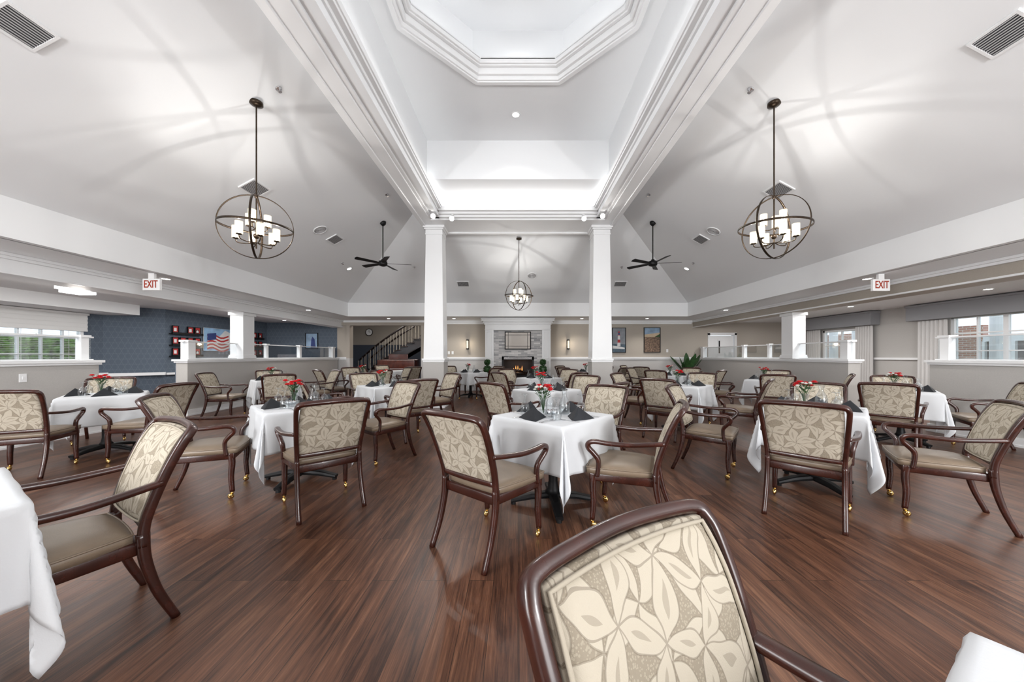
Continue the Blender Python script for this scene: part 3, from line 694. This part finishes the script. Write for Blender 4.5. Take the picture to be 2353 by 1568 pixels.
def vent(x,y,w,h,rz=0,z=None):
    r=empty('ceiling_vent',label='white louvred air vent grille set in ceiling',cat='vent',group='ceiling vents')
    MB().box(-w/2,w/2,-h/2,h/2,-.006,.004,VOID).obj('duct_opening',parent=r)
    b=MB(); t=.022
    b.box(-w/2-t,w/2+t,-h/2-t,-h/2,-.014,.004,TRIM);b.box(-w/2-t,w/2+t,h/2,h/2+t,-.014,.004,TRIM);b.box(-w/2-t,-w/2,-h/2,h/2,-.014,.004,TRIM);b.box(w/2,w/2+t,-h/2,h/2,-.014,.004,TRIM); b.obj('frame',parent=r)
    b=MB(); n=int(w/.022)
    for i in range(n):
        q=-w/2+(i+.5)*w/n; b.box(q-.004,q+.004,-h/2,h/2,-.012,-.005,GRILLE)
    b.obj('louvres',parent=r)
    onslope('',r,x,y,rz)
for x,y,w,h in((-4.27,2.95,.23,.29),(4.28,3.02,.23,.29),(-4.36,5.70,.25,.34),(4.37,5.76,.25,.34),(-4.36,8.2,.24,.32),(4.36,8.2,.24,.32),(-1.8,11.3,.36,.22),(3.36,11.3,.36,.22)): vent(x,y,w,h)
def speaker(x,y):
    r=empty('ceiling_speaker',label='round perforated speaker grille in ceiling',cat='speaker',group='ceiling speakers')
    MB().lathe([(.15,0),(.15,-.012),(.125,-.016),(.125,-.006)],TRIM,32).obj('rim',parent=r,smooth=True)
    b=MB()
    for k in range(6): b.lathe([(.018*k+.012,-.006),(.018*k+.02,-.011),(.018*k+.028,-.006)],GRILLE,28)
    b.lathe([(0,-.004),(.125,-.004)],VOID,28); b.obj('grille',parent=r)
    onslope('',r,x,y)
for x,y in((-4.36,7.58),(4.36,7.66),(.45,10.95)): speaker(x,y)
def sprinkler(x,y,z=None):
    r=empty('sprinkler_head',label='small chrome fire sprinkler head',cat='sprinkler',group='sprinklers')
    MB().lathe([(0,0),(.04,0),(.035,-.01),(.012,-.012),(.008,-.04),(.0,-.04)],STEEL,14).obj('body',parent=r,smooth=True)
    MB().lathe([(0,-.045),(.022,-.045),(.022,-.048),(0,-.048)],STEEL,12).obj('deflector',parent=r)
    if z is None: onslope('',r,x,y)
    else: r.location=(x,y,z)
for x,y in((-3.1,4.45),(3.05,4.5),(-4.8,9.4),(4.8,9.4),(-3.2,10.6),(3.2,10.6),(-2.9,7.6),(2.9,7.6)): sprinkler(x,y)
def downlight(x,y,z,e=30,slope=False,rot=None):
    r=empty('recessed_light',label='small round white recessed downlight, lit',cat='ceiling light',group='recessed lights')
    MB().lathe([(.085,.0),(.085,-.006),(.062,-.008),(.06,.004)],TRIM,24).obj('trim_ring',parent=r,smooth=True)
    MB().lathe([(0,-.004),(.06,-.004)],EMW,20).obj('lens',parent=r)
    if slope: onslope('',r,x,y)
    else: r.location=(x,y,z)
    if e: light('SPOT','lamp',(0,0,-.03),e,(1,.96,.91),.05,parent=r,spot_size=math.radians(120),spot_blend=.9)
for x,y in((-6.4,6.25),(-6.4,10.5),(6.35,6.25),(6.35,10.5),(-6.4,2.5),(6.4,2.5)): downlight(x,y,2.70,40)
for x in(-4.85,-2.4,2.4,4.85): downlight(x,12.9,2.70,60)
downlight(-4.86,9.9,0,40,True); downlight(4.86,9.9,0,40,True)
downlight(-.04,6.34,5.75,90)
for x,y in((8.9,9.2),(9.4,11.5),(9.3,6.8),(-9.0,11.0),(-8.7,12.8)): downlight(x,y,2.62,35)
for x,y in((-1.95,8.0),(-1.55,8.15),(1.55,8.15),(1.95,8.0)):
    r=empty('spotlight',(x,y,4.60),0,'small white adjustable spotlight mounted on beam','spotlight','beam spotlights')
    MB().lathe([(0,.06),(.03,.06),(.03,.03),(.008,.03),(.008,-.03),(0,-.03)],TRIM,14).obj('mount',parent=r,smooth=True)
    MB().lathe([(0,0),(.03,0),(.055,.10),(.055,.11)],TRIM,18,(0,0,-.04),Matrix.Rotation(math.radians(115),3,'X')).obj('head',parent=r,smooth=True)
    MB().lathe([(0,.105),(.052,.105)],EMW,18,(0,0,-.04),Matrix.Rotation(math.radians(115),3,'X')).obj('lens',parent=r)
    light('SPOT','lamp',(0,-.13,-.10),70,(1,.96,.91),.04,rot=(math.radians(-50),0,0),parent=r,spot_size=math.radians(120),spot_blend=.8)
def exit_sign(x,y):
    r=empty('exit_sign',(x,y,2.51),0,'white exit sign with red letters hanging below ceiling','sign','exit signs')
    MB().box(-.145,.145,-.025,.025,-.10,.10,SIGN).obj('housing',parent=r,bevel=.008)
    MB().box(-.05,.05,-.02,.02,.09,.19,SIGN).obj('mount',parent=r)
    cu=bpy.data.curves.new('exit','FONT'); cu.body='EXIT'; cu.size=.155; cu.extrude=.002; cu.align_x='CENTER'; cu.align_y='CENTER'; cu.offset=.002
    t=bpy.data.objects.new('tmp',cu); COL.objects.link(t); bpy.context.view_layer.update()
    me=bpy.data.meshes.new_from_object(t.evaluated_get(bpy.context.evaluated_depsgraph_get())); bpy.data.objects.remove(t)
    me.materials.clear(); me.materials.append(REDS)
    o=bpy.data.objects.new('lettering',me); COL.objects.link(o); o.parent=r; o.location=(0,-.028,0); o.rotation_euler=(math.pi/2,0,0); o.scale=(.74,1.15,1)
exit_sign(-6.22,5.85); exit_sign(6.22,5.9)
# ------------------------------------------------------------------ fireplace
r=empty('fireplace',(0,12.9,0),0,'white mantel gas fireplace with pale stacked stone surround','fireplace')
MB().box(-.92,-.60,0,.8,0,2.35,STONE).box(.60,.92,0,.8,0,2.35,STONE).box(-.6,.6,0,.8,1.27,2.35,STONE).box(-.6,.6,0,.8,0,.42,STONE).box(-.6,.6,.6,.8,.42,1.27,VOID).obj('stone_surround',parent=r)
for sg in(-1,1):
    a,b=sorted((sg*.90,sg*1.22)); p=MB().box(a,b,-.1,.8,0,2.3,TRIM)
    for z0,z1 in((.25,1.1),(1.2,2.2)):
        for q0,q1,w0,w1 in((.96,.98,z0,z1),(1.14,1.16,z0,z1),(.96,1.16,z0,z0+.02),(.96,1.16,z1-.02,z1)):
            aa,bb=sorted((sg*q0,sg*q1)); p.box(aa,bb,-.115,-.1,w0,w1,TRIM)
    aa,bb=sorted((sg*.88,sg*1.24)); p.box(aa,bb,-.13,.8,0,.18,TRIM); p.obj('pilaster',parent=r,bevel=.004)
p=MB().box(-1.22,1.22,-.1,.8,2.25,2.5,TRIM).box(-1.25,1.25,-.14,.8,2.46,2.52,TRIM).box(-1.29,1.29,-.19,.8,2.52,2.58,TRIM).box(-1.34,1.34,-.26,.8,2.58,2.64,TRIM).box(-1.36,1.36,-.3,.8,2.64,2.695,TRIM).box(-1.23,1.23,-.12,.0,2.25,2.29,TRIM)
p.obj('mantel',parent=r,bevel=.005)
p=MB().box(-.6,-.54,-.02,.03,.42,1.27,BLACKM).box(.54,.6,-.02,.03,.42,1.27,BLACKM).box(-.6,.6,-.02,.03,1.15,1.27,BLACKM).box(-.6,.6,-.02,.03,.42,.50,BLACKM)
for q in range(4): p.box(-.52,.52,-.03,-.015,1.175+q*.02,1.183+q*.02,STEEL)
p.obj('firebox_frame',parent=r)
lg=MB()
for k,(x0,x1,z,yy) in enumerate(((-.35,.3,.62,.25),(-.3,.36,.62,.4),(-.25,.2,.73,.32))): lg.sweep([(x0,yy,z),((x0+x1)/2,yy+.03,z+.02),(x1,yy,z)],DARK,.055,.055,ref=(0,0,1),p=2)
lg.obj('logs',parent=r,smooth=True)
for k in range(5):
    x=-.16+k*.08; hh=.12+.12*math.sin(k*2.1)**2
    MB().lathe([(0,0),(.022,.04),(.018,hh*.5),(.005,hh*.85),(0,hh)],FLAME,8,(x,.3+.05*math.sin(k),.72)).obj('flame',parent=r,smooth=True)
light('POINT','fire_glow',(0,.2,.9),2,(1,.5,.2),.1,parent=r)
r=empty('wall_mirror',(0,12.88,1.87),0,'rectangular mirror with dark paned frame above fireplace','mirror')
MB().box(-.46,.46,-.01,.015,-.31,.31,MIRROR).obj('mirror_glass',parent=r)
p=MB().box(-.49,.49,-.03,.018,.30,.335,BLACKM).box(-.49,.49,-.03,.018,-.335,-.30,BLACKM).box(-.49,-.455,-.03,.018,-.335,.335,BLACKM).box(.455,.49,-.03,.018,-.335,.335,BLACKM)
for q in(-.36,.36): p.box(q-.008,q+.008,-.02,0,-.3,.3,BLACKM)
for q in(-.21,.21): p.box(-.46,.46,-.02,0,q-.008,q+.008,BLACKM)
p.obj('frame',parent=r)
for x in(-2.0,2.0):
    r=empty('wall_sconce',(x,13.66,1.75),0,'slim dark wall sconce with frosted lit cylinder','wall light','wall sconces')
    MB().box(-.05,.05,0,.04,-.2,.2,BLACKM).obj('backplate',parent=r)
    MB().lathe([(0,-.15),(.04,-.15),(.04,.15),(0,.15)],SHADE,16,(0,-.06,0)).obj('lamp_shade',parent=r,smooth=True)
    p=MB()
    for z in(-.17,.15): p.lathe([(0,z),(.05,z),(.05,z+.02),(0,z+.02)],BLACKM,16,(0,-.06,0))
    for a in range(4): p.box(.045*math.cos(a*1.57+.78)-.004,.045*math.cos(a*1.57+.78)+.004,-.06+.045*math.sin(a*1.57+.78)-.004,-.06+.045*math.sin(a*1.57+.78)+.004,-.17,.17,BLACKM)
    p.obj('cage',parent=r)
    light('POINT','lamp',(0,-.16,0),3,(1,.85,.65),.04,parent=r)
# ------------------------------------------------------------------ pictures
SKY=mat('paint_sky',(.25,.36,.50),.6,var=.3,vscale=4); SEA=mat('paint_sea',(.07,.11,.15),.6,var=.4,vscale=8); FIELD=mat('paint_sand',(.17,.11,.075),.6,var=.7,vscale=22); SUN=mat('paint_dusk',(.58,.46,.32),.6,var=.2,vscale=3)
PRED=mat('paint_red',(.42,.03,.03),.6,var=.15); PWH=mat('paint_white',(.72,.72,.72),.6,var=.05); PNAVY=mat('paint_navy',(.03,.05,.18),.6,var=.2); GREYC=mat('paint_cloud',(.22,.24,.27),.6,var=.25,vscale=4)
FLAGSKY=mat('paint_flag_sky',(.27,.45,.66),.6,var=.3,vscale=4)
def picture(name,label,loc,w,h,rz,art,framem=BLACKM,ft=.025,parent=None,cat='picture',group=None):
    r=empty(name,loc,rz,label,cat,group)
    MB().box(-w/2,w/2,-.01,.0,-h/2,h/2,PWH).box(-w/2,-w/2+ft,-.03,0,-h/2,h/2,framem).box(w/2-ft,w/2,-.03,0,-h/2,h/2,framem).box(-w/2,w/2,-.03,0,-h/2,-h/2+ft,framem).box(-w/2,w/2,-.03,0,h/2-ft,h/2,framem).obj('frame',parent=r)
    m=MB(); W_,H_=w/2-ft,h/2-ft; lay=[0]
    def q(pts,mm): lay[0]+=1; y=-.0105-.0006*lay[0]; m.add([(a*W_,y,b*H_) for a,b in pts],[tuple(range(len(pts)))],mm)
    art(q); m.obj('canvas',parent=r); return r
def a_light(q):
    q([(-1,-1),(1,-1),(1,1),(-1,1)],GREYC); q([(-1,-1),(1,-1),(1,-.35),(-1,-.3)],SEA); q([(-1,-.45),(-.2,-.5),(.9,-.62),(.9,-.75),(-1,-.7)],PWH)
    q([(-.25,-.5),(.25,-.5),(.15,.4),(-.15,.4)],PWH); q([(-.22,-.2),(.22,-.2),(.19,.05),(-.19,.05)],PRED); q([(-.22,.4),(.22,.4),(.22,.46),(-.22,.46)],PRED); q([(-.12,.46),(.12,.46),(.12,.62),(-.12,.62)],PNAVY); q([(-.17,.62),(.17,.62),(0,.8)],PRED)
def a_beach(q):
    q([(-1,-1),(1,-1),(1,1),(-1,1)],SKY); q([(-1,.2),(1,.2),(1,.62),(-1,.45)],SUN); q([(-1,-1),(1,-1),(1,.25),(-1,.25)],FIELD); q([(.3,.25),(1,.25),(1,.5)],GREEN)
def a_flag(q):
    q([(-1,-1),(1,-1),(1,1),(-1,1)],FLAGSKY); q([(.1,-.9),(1,-.7),(1,.6),(.5,.9),(.0,.2)],PWH)
    for k in range(9):
        z=.45-k*.15; m_=PRED if k%2==0 else PWH
        N=8; top=[];bot=[]
        for i in range(N+1):
            x=-.75+1.5*i/N; wv=.14*math.sin(i*.9)-.12*i/N; top.append((x,z+wv)); bot.append((x,z-.15+wv))
        q(top+bot[::-1],m_)
    q([(-.75,.5),(-.15,.62),(-.15,.02),(-.75,-.1)],PNAVY)
def a_small(q): q([(-1,-1),(1,-1),(1,1),(-1,1)],PRED); q([(-.5,-.5),(.5,-.5),(.5,.5),(-.5,.5)],PWH)
def a_small2(q): q([(-1,-1),(1,-1),(1,1),(-1,1)],PRED); q([(-.7,-.7),(.7,-.7),(.7,.3),(-.7,.3)],DARK); q([(-.5,-.5),(.5,-.5),(.4,.1),(0,.25),(-.4,.1)],PWH)
def a_blue(q): q([(-1,-1),(1,-1),(1,1),(-1,1)],SKY); q([(-.2,-1),(.7,-1),(.5,.2),(.1,.6),(-.1,.1)],PNAVY)
picture('framed_picture','framed picture of red and white lighthouse by water',(4.02,13.69,1.92),.56,1.0,0,a_light)
picture('framed_picture','framed picture of pebbled beach at sunset',(5.34,13.69,1.93),.66,1.0,0,a_beach)
picture('framed_picture','tall framed picture with blue draped shape',(-8.2,13.69,1.9),.5,.62,0,a_blue)
picture('framed_picture','unframed canvas of waving striped flag against sky',(-9.99,11.45,1.83),1.1,.74,math.pi/2,a_flag,PWH,.004)
picture('framed_picture','small framed seascape on grey wall',(10.49,13.0,1.75),.5,.6,-math.pi/2,a_blue)
for y0,y1 in((9.85,10.80),(12.3,13.4)):
    for zi,z in enumerate((1.30,1.62,1.95)):
        MB().box(-10.0,-9.88,y0,y1,z-.03,z,BLACKM).box(-9.885,-9.875,y0,y1,z-.03,z+.035,BLACKM).obj('picture_ledge',label='narrow black picture ledge mounted on blue wall',cat='shelf',group='picture ledges',bevel=.003)
        n=4
        for k in range(n):
            if zi==2 and k==1: continue
            picture('framed_photo','small framed photograph with red mat standing on ledge' if k%2==0 else 'small dark framed photograph standing on ledge',(-9.955,y0+.13+k*(y1-y0-.26)/3,z+.115),.19,.225,math.pi/2,a_small if k%2==0 else a_small2,BLACKM,.015,group='framed photographs')
def plate(x,y,z,rz=0,lab='white switch plate on wall'):
    r=empty('switch_plate',(x,y,z),rz,lab,'switch','wall plates'); MB().box(-.04,.04,-.008,0,-.06,.06,TRIM).obj('plate',parent=r,bevel=.003); MB().box(-.01,.01,-.014,-.008,-.02,.02,TRIM).obj('toggle',parent=r)
plate(-2.75,13.7,1.42); plate(-2.6,13.7,1.42); plate(-2.9,13.7,1.42); plate(3.1,13.7,1.42); plate(5.95,13.7,1.5); plate(-7.13,4.95,.98 ,math.pi/2,'white outlet plate on half-height partition')
# ------------------------------------------------------------------ windows
def window(name,x,y0,y1,z0,z1,nv,nh):
    m=MB(); t=.06; a,b=x-.05,x+.05
    m.box(a,b,y0,y1,z0,z0+t,TRIM).box(a,b,y0,y1,z1-t,z1,TRIM).box(a,b,y0,y0+t,z0,z1,TRIM).box(a,b,y1-t,y1,z0,z1,TRIM)
    for k in range(1,nv):
        y=y0+(y1-y0)*k/nv; w=.04 if k%(4 if nv>4 else 2)==0 else .014; m.box(a+.02,b-.02,y-w,y+w,z0,z1,TRIM)
    for k in range(1,nh):
        z=z0+(z1-z0)*k/nh; m.box(a+.025,b-.025,y0,y1,z-.014,z+.014,TRIM)
    m.box(x-.004,x+.004,y0+t,y1-t,z0+t,z1-t,GLASS); m.obj(name,structure=True)
window('window_1',-10.85,5.6,8.55,.95,2.12,8,3)
window('window_2',10.57,6.5,8.35,1.0,2.25,4,3)
window('window_3',10.57,10.55,11.85,.1,2.15,2,4)
r=empty('window_blind',(-10.74,7.07,2.3),0,'pleated white fabric shade lowered over window','blind')
p=MB()
for k in range(8): p.box(-.015+.008*(k%2),.012+.008*(k%2),-1.5,1.5,-.0-.05*(k+1),-.05*k,BLIND)
p.obj('fabric',parent=r); MB().box(-.03,.04,-1.52,1.52,0,.05,BLIND).obj('headrail',parent=r)
r=empty('slatted_blind',(-10.80,7.07,1.9),0,'white horizontal slatted blind open across window','blind')
p=MB()
for k in range(22): p.box(-.010,.015,-1.40,1.40,-.04*k-.002,-.04*k+.002,TRIM)
p.obj('slats',parent=r); p=MB()
for q in(-1.2,-.4,.4,1.2): p.box(.0,.003,q-.003,q+.003,-.86,.02,TRIM)
p.obj('cords',parent=r)
def curtain(x,y0,y1,z1=2.3):
    n=40; v=[]; f=[]
    for i in range(n+1):
        y=y0+(y1-y0)*i/n; dx=.035*math.sin(i*1.15)
        v+=[(x+dx*.6,y,z1),(x+dx,y,.9),(x+dx*1.2,y,.03)]
    for i in range(n): f+=[(i*3,i*3+1,i*3+4,i*3+3),(i*3+1,i*3+2,i*3+5,i*3+4)]
    MB().add(v,f,CURT).obj('curtain',smooth=True,label='floor-length pale grey curtain beside window',cat='curtain',group='window curtains')
for a,b in((8.3,8.95),(5.9,6.4),(10.05,10.6),(11.8,12.35)): curtain(10.38,a,b,2.19)
for y0,y1 in((5.8,9.05),(9.95,12.45)):
    MB().box(10.2,10.49,y0,y1,2.2,2.58,VAL).box(10.18,10.49,y0-.02,y1+.02,2.55,2.6,VAL).obj('window_valance',label='upholstered grey box valance above curtained window',cat='valance',group='window valances',bevel=.01)
o=bx('door_1',7.66,8.60,13.72,13.77,0,2.10,TRIM)
MB().box(7.95,8.3,13.70,13.72,1.35,1.95,TRIM).box(8.0,8.05,13.69,13.70,1.4,1.9,BLACKM).box(7.56,7.64,13.66,13.9,0,2.2,TRIM).box(8.62,8.70,13.66,13.9,0,2.2,TRIM).box(7.56,8.70,13.66,13.9,2.13,2.22,TRIM).obj('trim_11',structure=True)
ob=MB().box(16.5,16.7,2,10.6,0,2.0,BRICK).box(16.5,16.7,12.2,26,0,2.4,BRICK).box(16.5,16.7,10.6,12.2,0,1.0,BRICK).box(16.5,16.7,10.6,12.2,1.8,2.0,TRIM)
ob.box(16.55,16.6,10.6,12.2,1.0,1.8,VOID)
for y in(10.6,11.38,12.12): ob.box(16.45,16.55,y,y+.08,1.0,1.8,TRIM)
for y in(9.6,11.6,13.6,14.6): ob.lathe([(0,0),(.16,0),(.14,2.7),(0,2.7)],TRIM,16,(13.4,y,0))
ob.obj('wall_outdoor',structure=True)
MB().box(-18,18,YN,26,-.2,-.12,mat('ground_grass',(.14,.22,.07),.9,var=.4)).obj('ground',structure=True)
rn=random.Random(5); hb=MB()
for k in range(3200):
    c_=Vector((-12.9+rn.uniform(-.25,.25),rn.uniform(4.5,13.5),rn.uniform(0,1.85))); u=Vector((rn.uniform(-1,1),rn.uniform(-1,1),rn.uniform(-1,1))).normalized()*.09; w=Vector((rn.uniform(-1,1),rn.uniform(-1,1),rn.uniform(-1,1))).normalized()*.05
    hb.add([c_-u,c_-w,c_+u,c_+w],[(0,1,2,3)],HEDGE)
hb.box(-13.2,-12.9,4.5,13.5,0,1.8,HEDGE); hb.obj('hedge',label='dense green clipped hedge outside the window',cat='hedge')
# ------------------------------------------------------------------ foyer
r=empty('staircase',(-5.4,17.55,0),0,'curving staircase with dark rail and pale balusters','staircase')
N=17; st=MB(); pts=[]
for i in range(N):
    x=-2.5+i*.29; z=.175*(i+1); y=.9-1.9*math.sin(math.pi*(i+3)/24.0)
    pts.append((x,y,z)); st.box(x-.16,x+.16,y-.55,y+.55,z-.19,z-.03,DARK)
st.obj('treads',parent=r)
b=MB()
TREAD=mat('tread',(.035,.014,.009),.35,var=.2); BAL=mat('baluster_paint',(.42,.37,.30),.5,var=.05)
for x,y,z in pts: b.box(x-.17,x+.17,y-.60,y+.55,z-.03,z,TREAD)
b.obj('tread_boards',parent=r)
for sd in(-.55,.5):
    MB().sweep(catmull([(x,y+sd,z+.92) for x,y,z in pts[::2]],4),DARK,.045,.035,ref=(0,0,1)).obj('handrail',parent=r,smooth=True)
    MB().sweep(catmull([(x,y+sd-.04,z-.24) for x,y,z in pts[::2]],4),DARK,.24,.02,ref=(0,0,1),p=5).obj('stringer',parent=r)
    for i,(x,y,z) in enumerate(pts):
        for dx in(-.07,.07):
            MB().lathe([(.014,0),(.016,.15),(.010,.22),(.016,.30),(.010,.5),(.012,.9+dx*.3)],BAL if sd<0 else DARK,8,(x+dx,y+sd,z)).obj('baluster',parent=r,smooth=True)
r=empty('grand_piano',(-4.95,14.68,0),0,'polished mahogany grand piano with raised music desk','piano')
ol=[(-.75,-.75),(.75,-.75),(.75,-.3),(.72,.1),(.45,.5),(.35,.9),(.1,1.15),(-.3,1.15),(-.65,.9),(-.75,.4)]
def slab(mb,ol,z0,z1,m):
    n=len(ol); mb.add([(a,b_,z0) for a,b_ in ol]+[(a,b_,z1) for a,b_ in ol],[tuple(range(n))[::-1],tuple(range(n,2*n))]+[(i,(i+1)%n,(i+1)%n+n,i+n) for i in range(n)],m)
p=MB(); slab(p,ol,.70,1.12,PIANO); p.obj('body',parent=r,bevel=.01)
p=MB(); slab(p,[(a*1.02,b_*1.02) for a,b_ in ol[2:]]+[(-.76,-.35)],1.12,1.15,PIANO); p.obj('lid',parent=r,bevel=.005)
MB().box(-.68,.68,-.86,-.7,.70,.76,PIANO).box(-.6,.6,-.87,-.72,.76,.78,PWH).obj('keyboard',parent=r)
MB().box(-.4,.4,-.45,-.42,1.15,1.36,PIANO).obj('music_desk',parent=r)
for a,b_ in((-.62,-.6),(.62,-.6),(-.1,.9)): MB().lathe([(.05,0),(.04,.1),(.06,.45),(.08,.70)],PIANO,12,(a,b_,0)).obj('leg',parent=r,smooth=True)
r=empty('wall_clock',(-8.2,18.98,2.6),0,'round dark wall clock with pale face','clock'); Mx=Matrix.Rotation(math.pi/2,3,'X')
MB().lathe([(.0,0),(.2,0),(.2,.04),(.17,.05),(.17,.03)],DARK,24,(0,0,0),Mx).obj('case',parent=r); MB().lathe([(0,.035),(.17,.035)],PWH,24,(0,0,0),Mx).obj('face',parent=r); MB().box(-.008,.008,-.045,-.04,0,.12,BLACKM).box(0,.09,-.045,-.04,-.008,.008,BLACKM).obj('hands',parent=r)
def topiary(x,y):
    r=empty('topiary',(x,y,0),0,'potted topiary clipped into stacked green balls','potted plant','topiaries')
    MB().lathe([(0,0),(.12,0),(.16,.28),(.17,.30),(.15,.30),(.14,.27),(0,.27)],POT,20).obj('pot',parent=r,smooth=True)
    MB().lathe([(.015,.25),(.015,1.0)],DARK,8).obj('stem',parent=r)
    for z,R in((.52,.17),(.82,.14),(1.07,.11)):
        m=MB(); m.sphere((0,0,z),R*.85,GREEN,14,8); rn=random.Random(int(z*100))
        for k in range(220):
            n_=Vector((rn.gauss(0,1),rn.gauss(0,1),rn.gauss(0,1))).normalized(); c_=Vector((0,0,z))+n_*R*rn.uniform(.85,1.05); u=n_.cross(Vector((rn.random(),rn.random(),rn.random()))).normalized()*.02; w=n_*.02+u.cross(n_)*.5
            m.add([c_-u,c_-w,c_+u,c_+w],[(0,1,2,3)],GREEN)
        m.obj('foliage_ball',parent=r)
topiary(-1.10,12.35); topiary(.90,12.35)
r=empty('potted_plant',(6.4,12.95,0),0,'broad-leaved green plant in dark pot','potted plant')
MB().lathe([(0,0),(.16,0),(.22,.5),(.24,.52),(.2,.52),(.19,.48),(0,.48)],POT,20).obj('pot',parent=r,smooth=True)
for k in range(15):
    a=k*2.4; tilt=.15+.45*(k%5)/5; Ln=.62+.18*(k%3); m=MB(); v=[];f=[]; D=Vector((math.cos(a),math.sin(a),0)); side=Vector((-math.sin(a),math.cos(a),0))
    for i in range(9):
        t=i/8; p_=D*(Ln*math.sin(tilt*t*1.6))+Vector((0,0,.48+Ln*t*math.cos(tilt*t*1.2))); w=.015+ .09*max(0,math.sin(math.pi*min(1,max(0,(t-.3)/.7)))); v+=[p_-side*w,p_+Vector((0,0,-.01)),p_+side*w]
    for i in range(8): f+=[(i*3,i*3+1,i*3+4,i*3+3),(i*3+1,i*3+2,i*3+5,i*3+4)]
    m.add(v,f,GREEN).obj('leaf',parent=r,smooth=True)
r=empty('ceiling_lamp',(-8.0,6.25,2.62),0,'semi-flush ceiling lamp with layered frosted glass panels','ceiling light')
MB().box(-.08,.08,-.08,.08,-.03,0,STEEL).obj('canopy',parent=r)
MB().box(-.27,.27,-.12,.12,-.12,-.04,LAMPW).obj('lamp_shade',parent=r); MB().box(-.15,.15,-.15,.15,-.19,-.14,LAMPW).obj('lamp_shade',parent=r); MB().box(-.29,.29,-.02,.02,-.14,-.12,STEEL).obj('frame',parent=r)
light('POINT','lamp',(0,0,-.28),16,(1,.95,.88),.1,parent=r)
# ------------------------------------------------------------------ lights
for k in range(8):
    a=math.radians(45*k); light('POINT','cove_light',(1.66*math.cos(a),OY+1.66*math.sin(a),6.12),2.1,(1,.99,.98),.05)
for sg in(-1,1):
    light('AREA','alcove_fill',(sg*7.9,6.5,2.59),195,(1,.98,.96),shape='RECTANGLE',size=.6,size_y=11)  # added fill panel over the side room, kept out of view behind the beam
    light('AREA','beam_fill_strip',(sg*1.845,2.6,4.845),13,(1,.99,.97),rot=(0,math.radians(180+sg*25),0),shape='RECTANGLE',size=.025,size_y=10.5)  # added strip hidden on the beam ledge to brighten the upper ceiling
for x in(-5.2,5.2):
    light('AREA','rear_fill',(x,YN+.15,1.9),310,(.96,.98,1),rot=(math.radians(90),0,0),shape='RECTANGLE',size=5,size_y=2.6)  # added fill behind the camera; the front wall has no window
light('AREA','foyer_light',(-5.3,16.0,3.55),80,(1,.92,.82),shape='RECTANGLE',size=3,size_y=2)
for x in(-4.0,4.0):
    light('POINT','rear_fill_point',(x,-1.6,2.6),330,(.98,.985,1),.12)  # bare point fill added behind the camera for the ceiling, no fixture
light('AREA','cove_strip',(0,8.33,4.84),75,(1,.98,.96),rot=(math.radians(-128),0,0),shape='RECTANGLE',size=3.5,size_y=.06)
w=bpy.data.worlds.new('World'); S.world=w; w.use_nodes=True; w.node_tree.nodes['Background'].inputs[0].default_value=(.82,.9,1,1); w.node_tree.nodes['Background'].inputs[1].default_value=1.8
# ------------------------------------------------------------------ camera
cam=bpy.data.cameras.new('camera'); co=bpy.data.objects.new('camera',cam); COL.objects.link(co); S.camera=co
co.location=(0,0,1.30); co.rotation_euler=(math.pi/2,0,0); cam.sensor_width=36; cam.lens=36*790/2353; cam.shift_x=-13.5/2353; cam.shift_y=34/2353; cam.clip_start=.05
S.view_settings.view_transform='Standard'; S.view_settings.look='None'; S.view_settings.exposure=.2
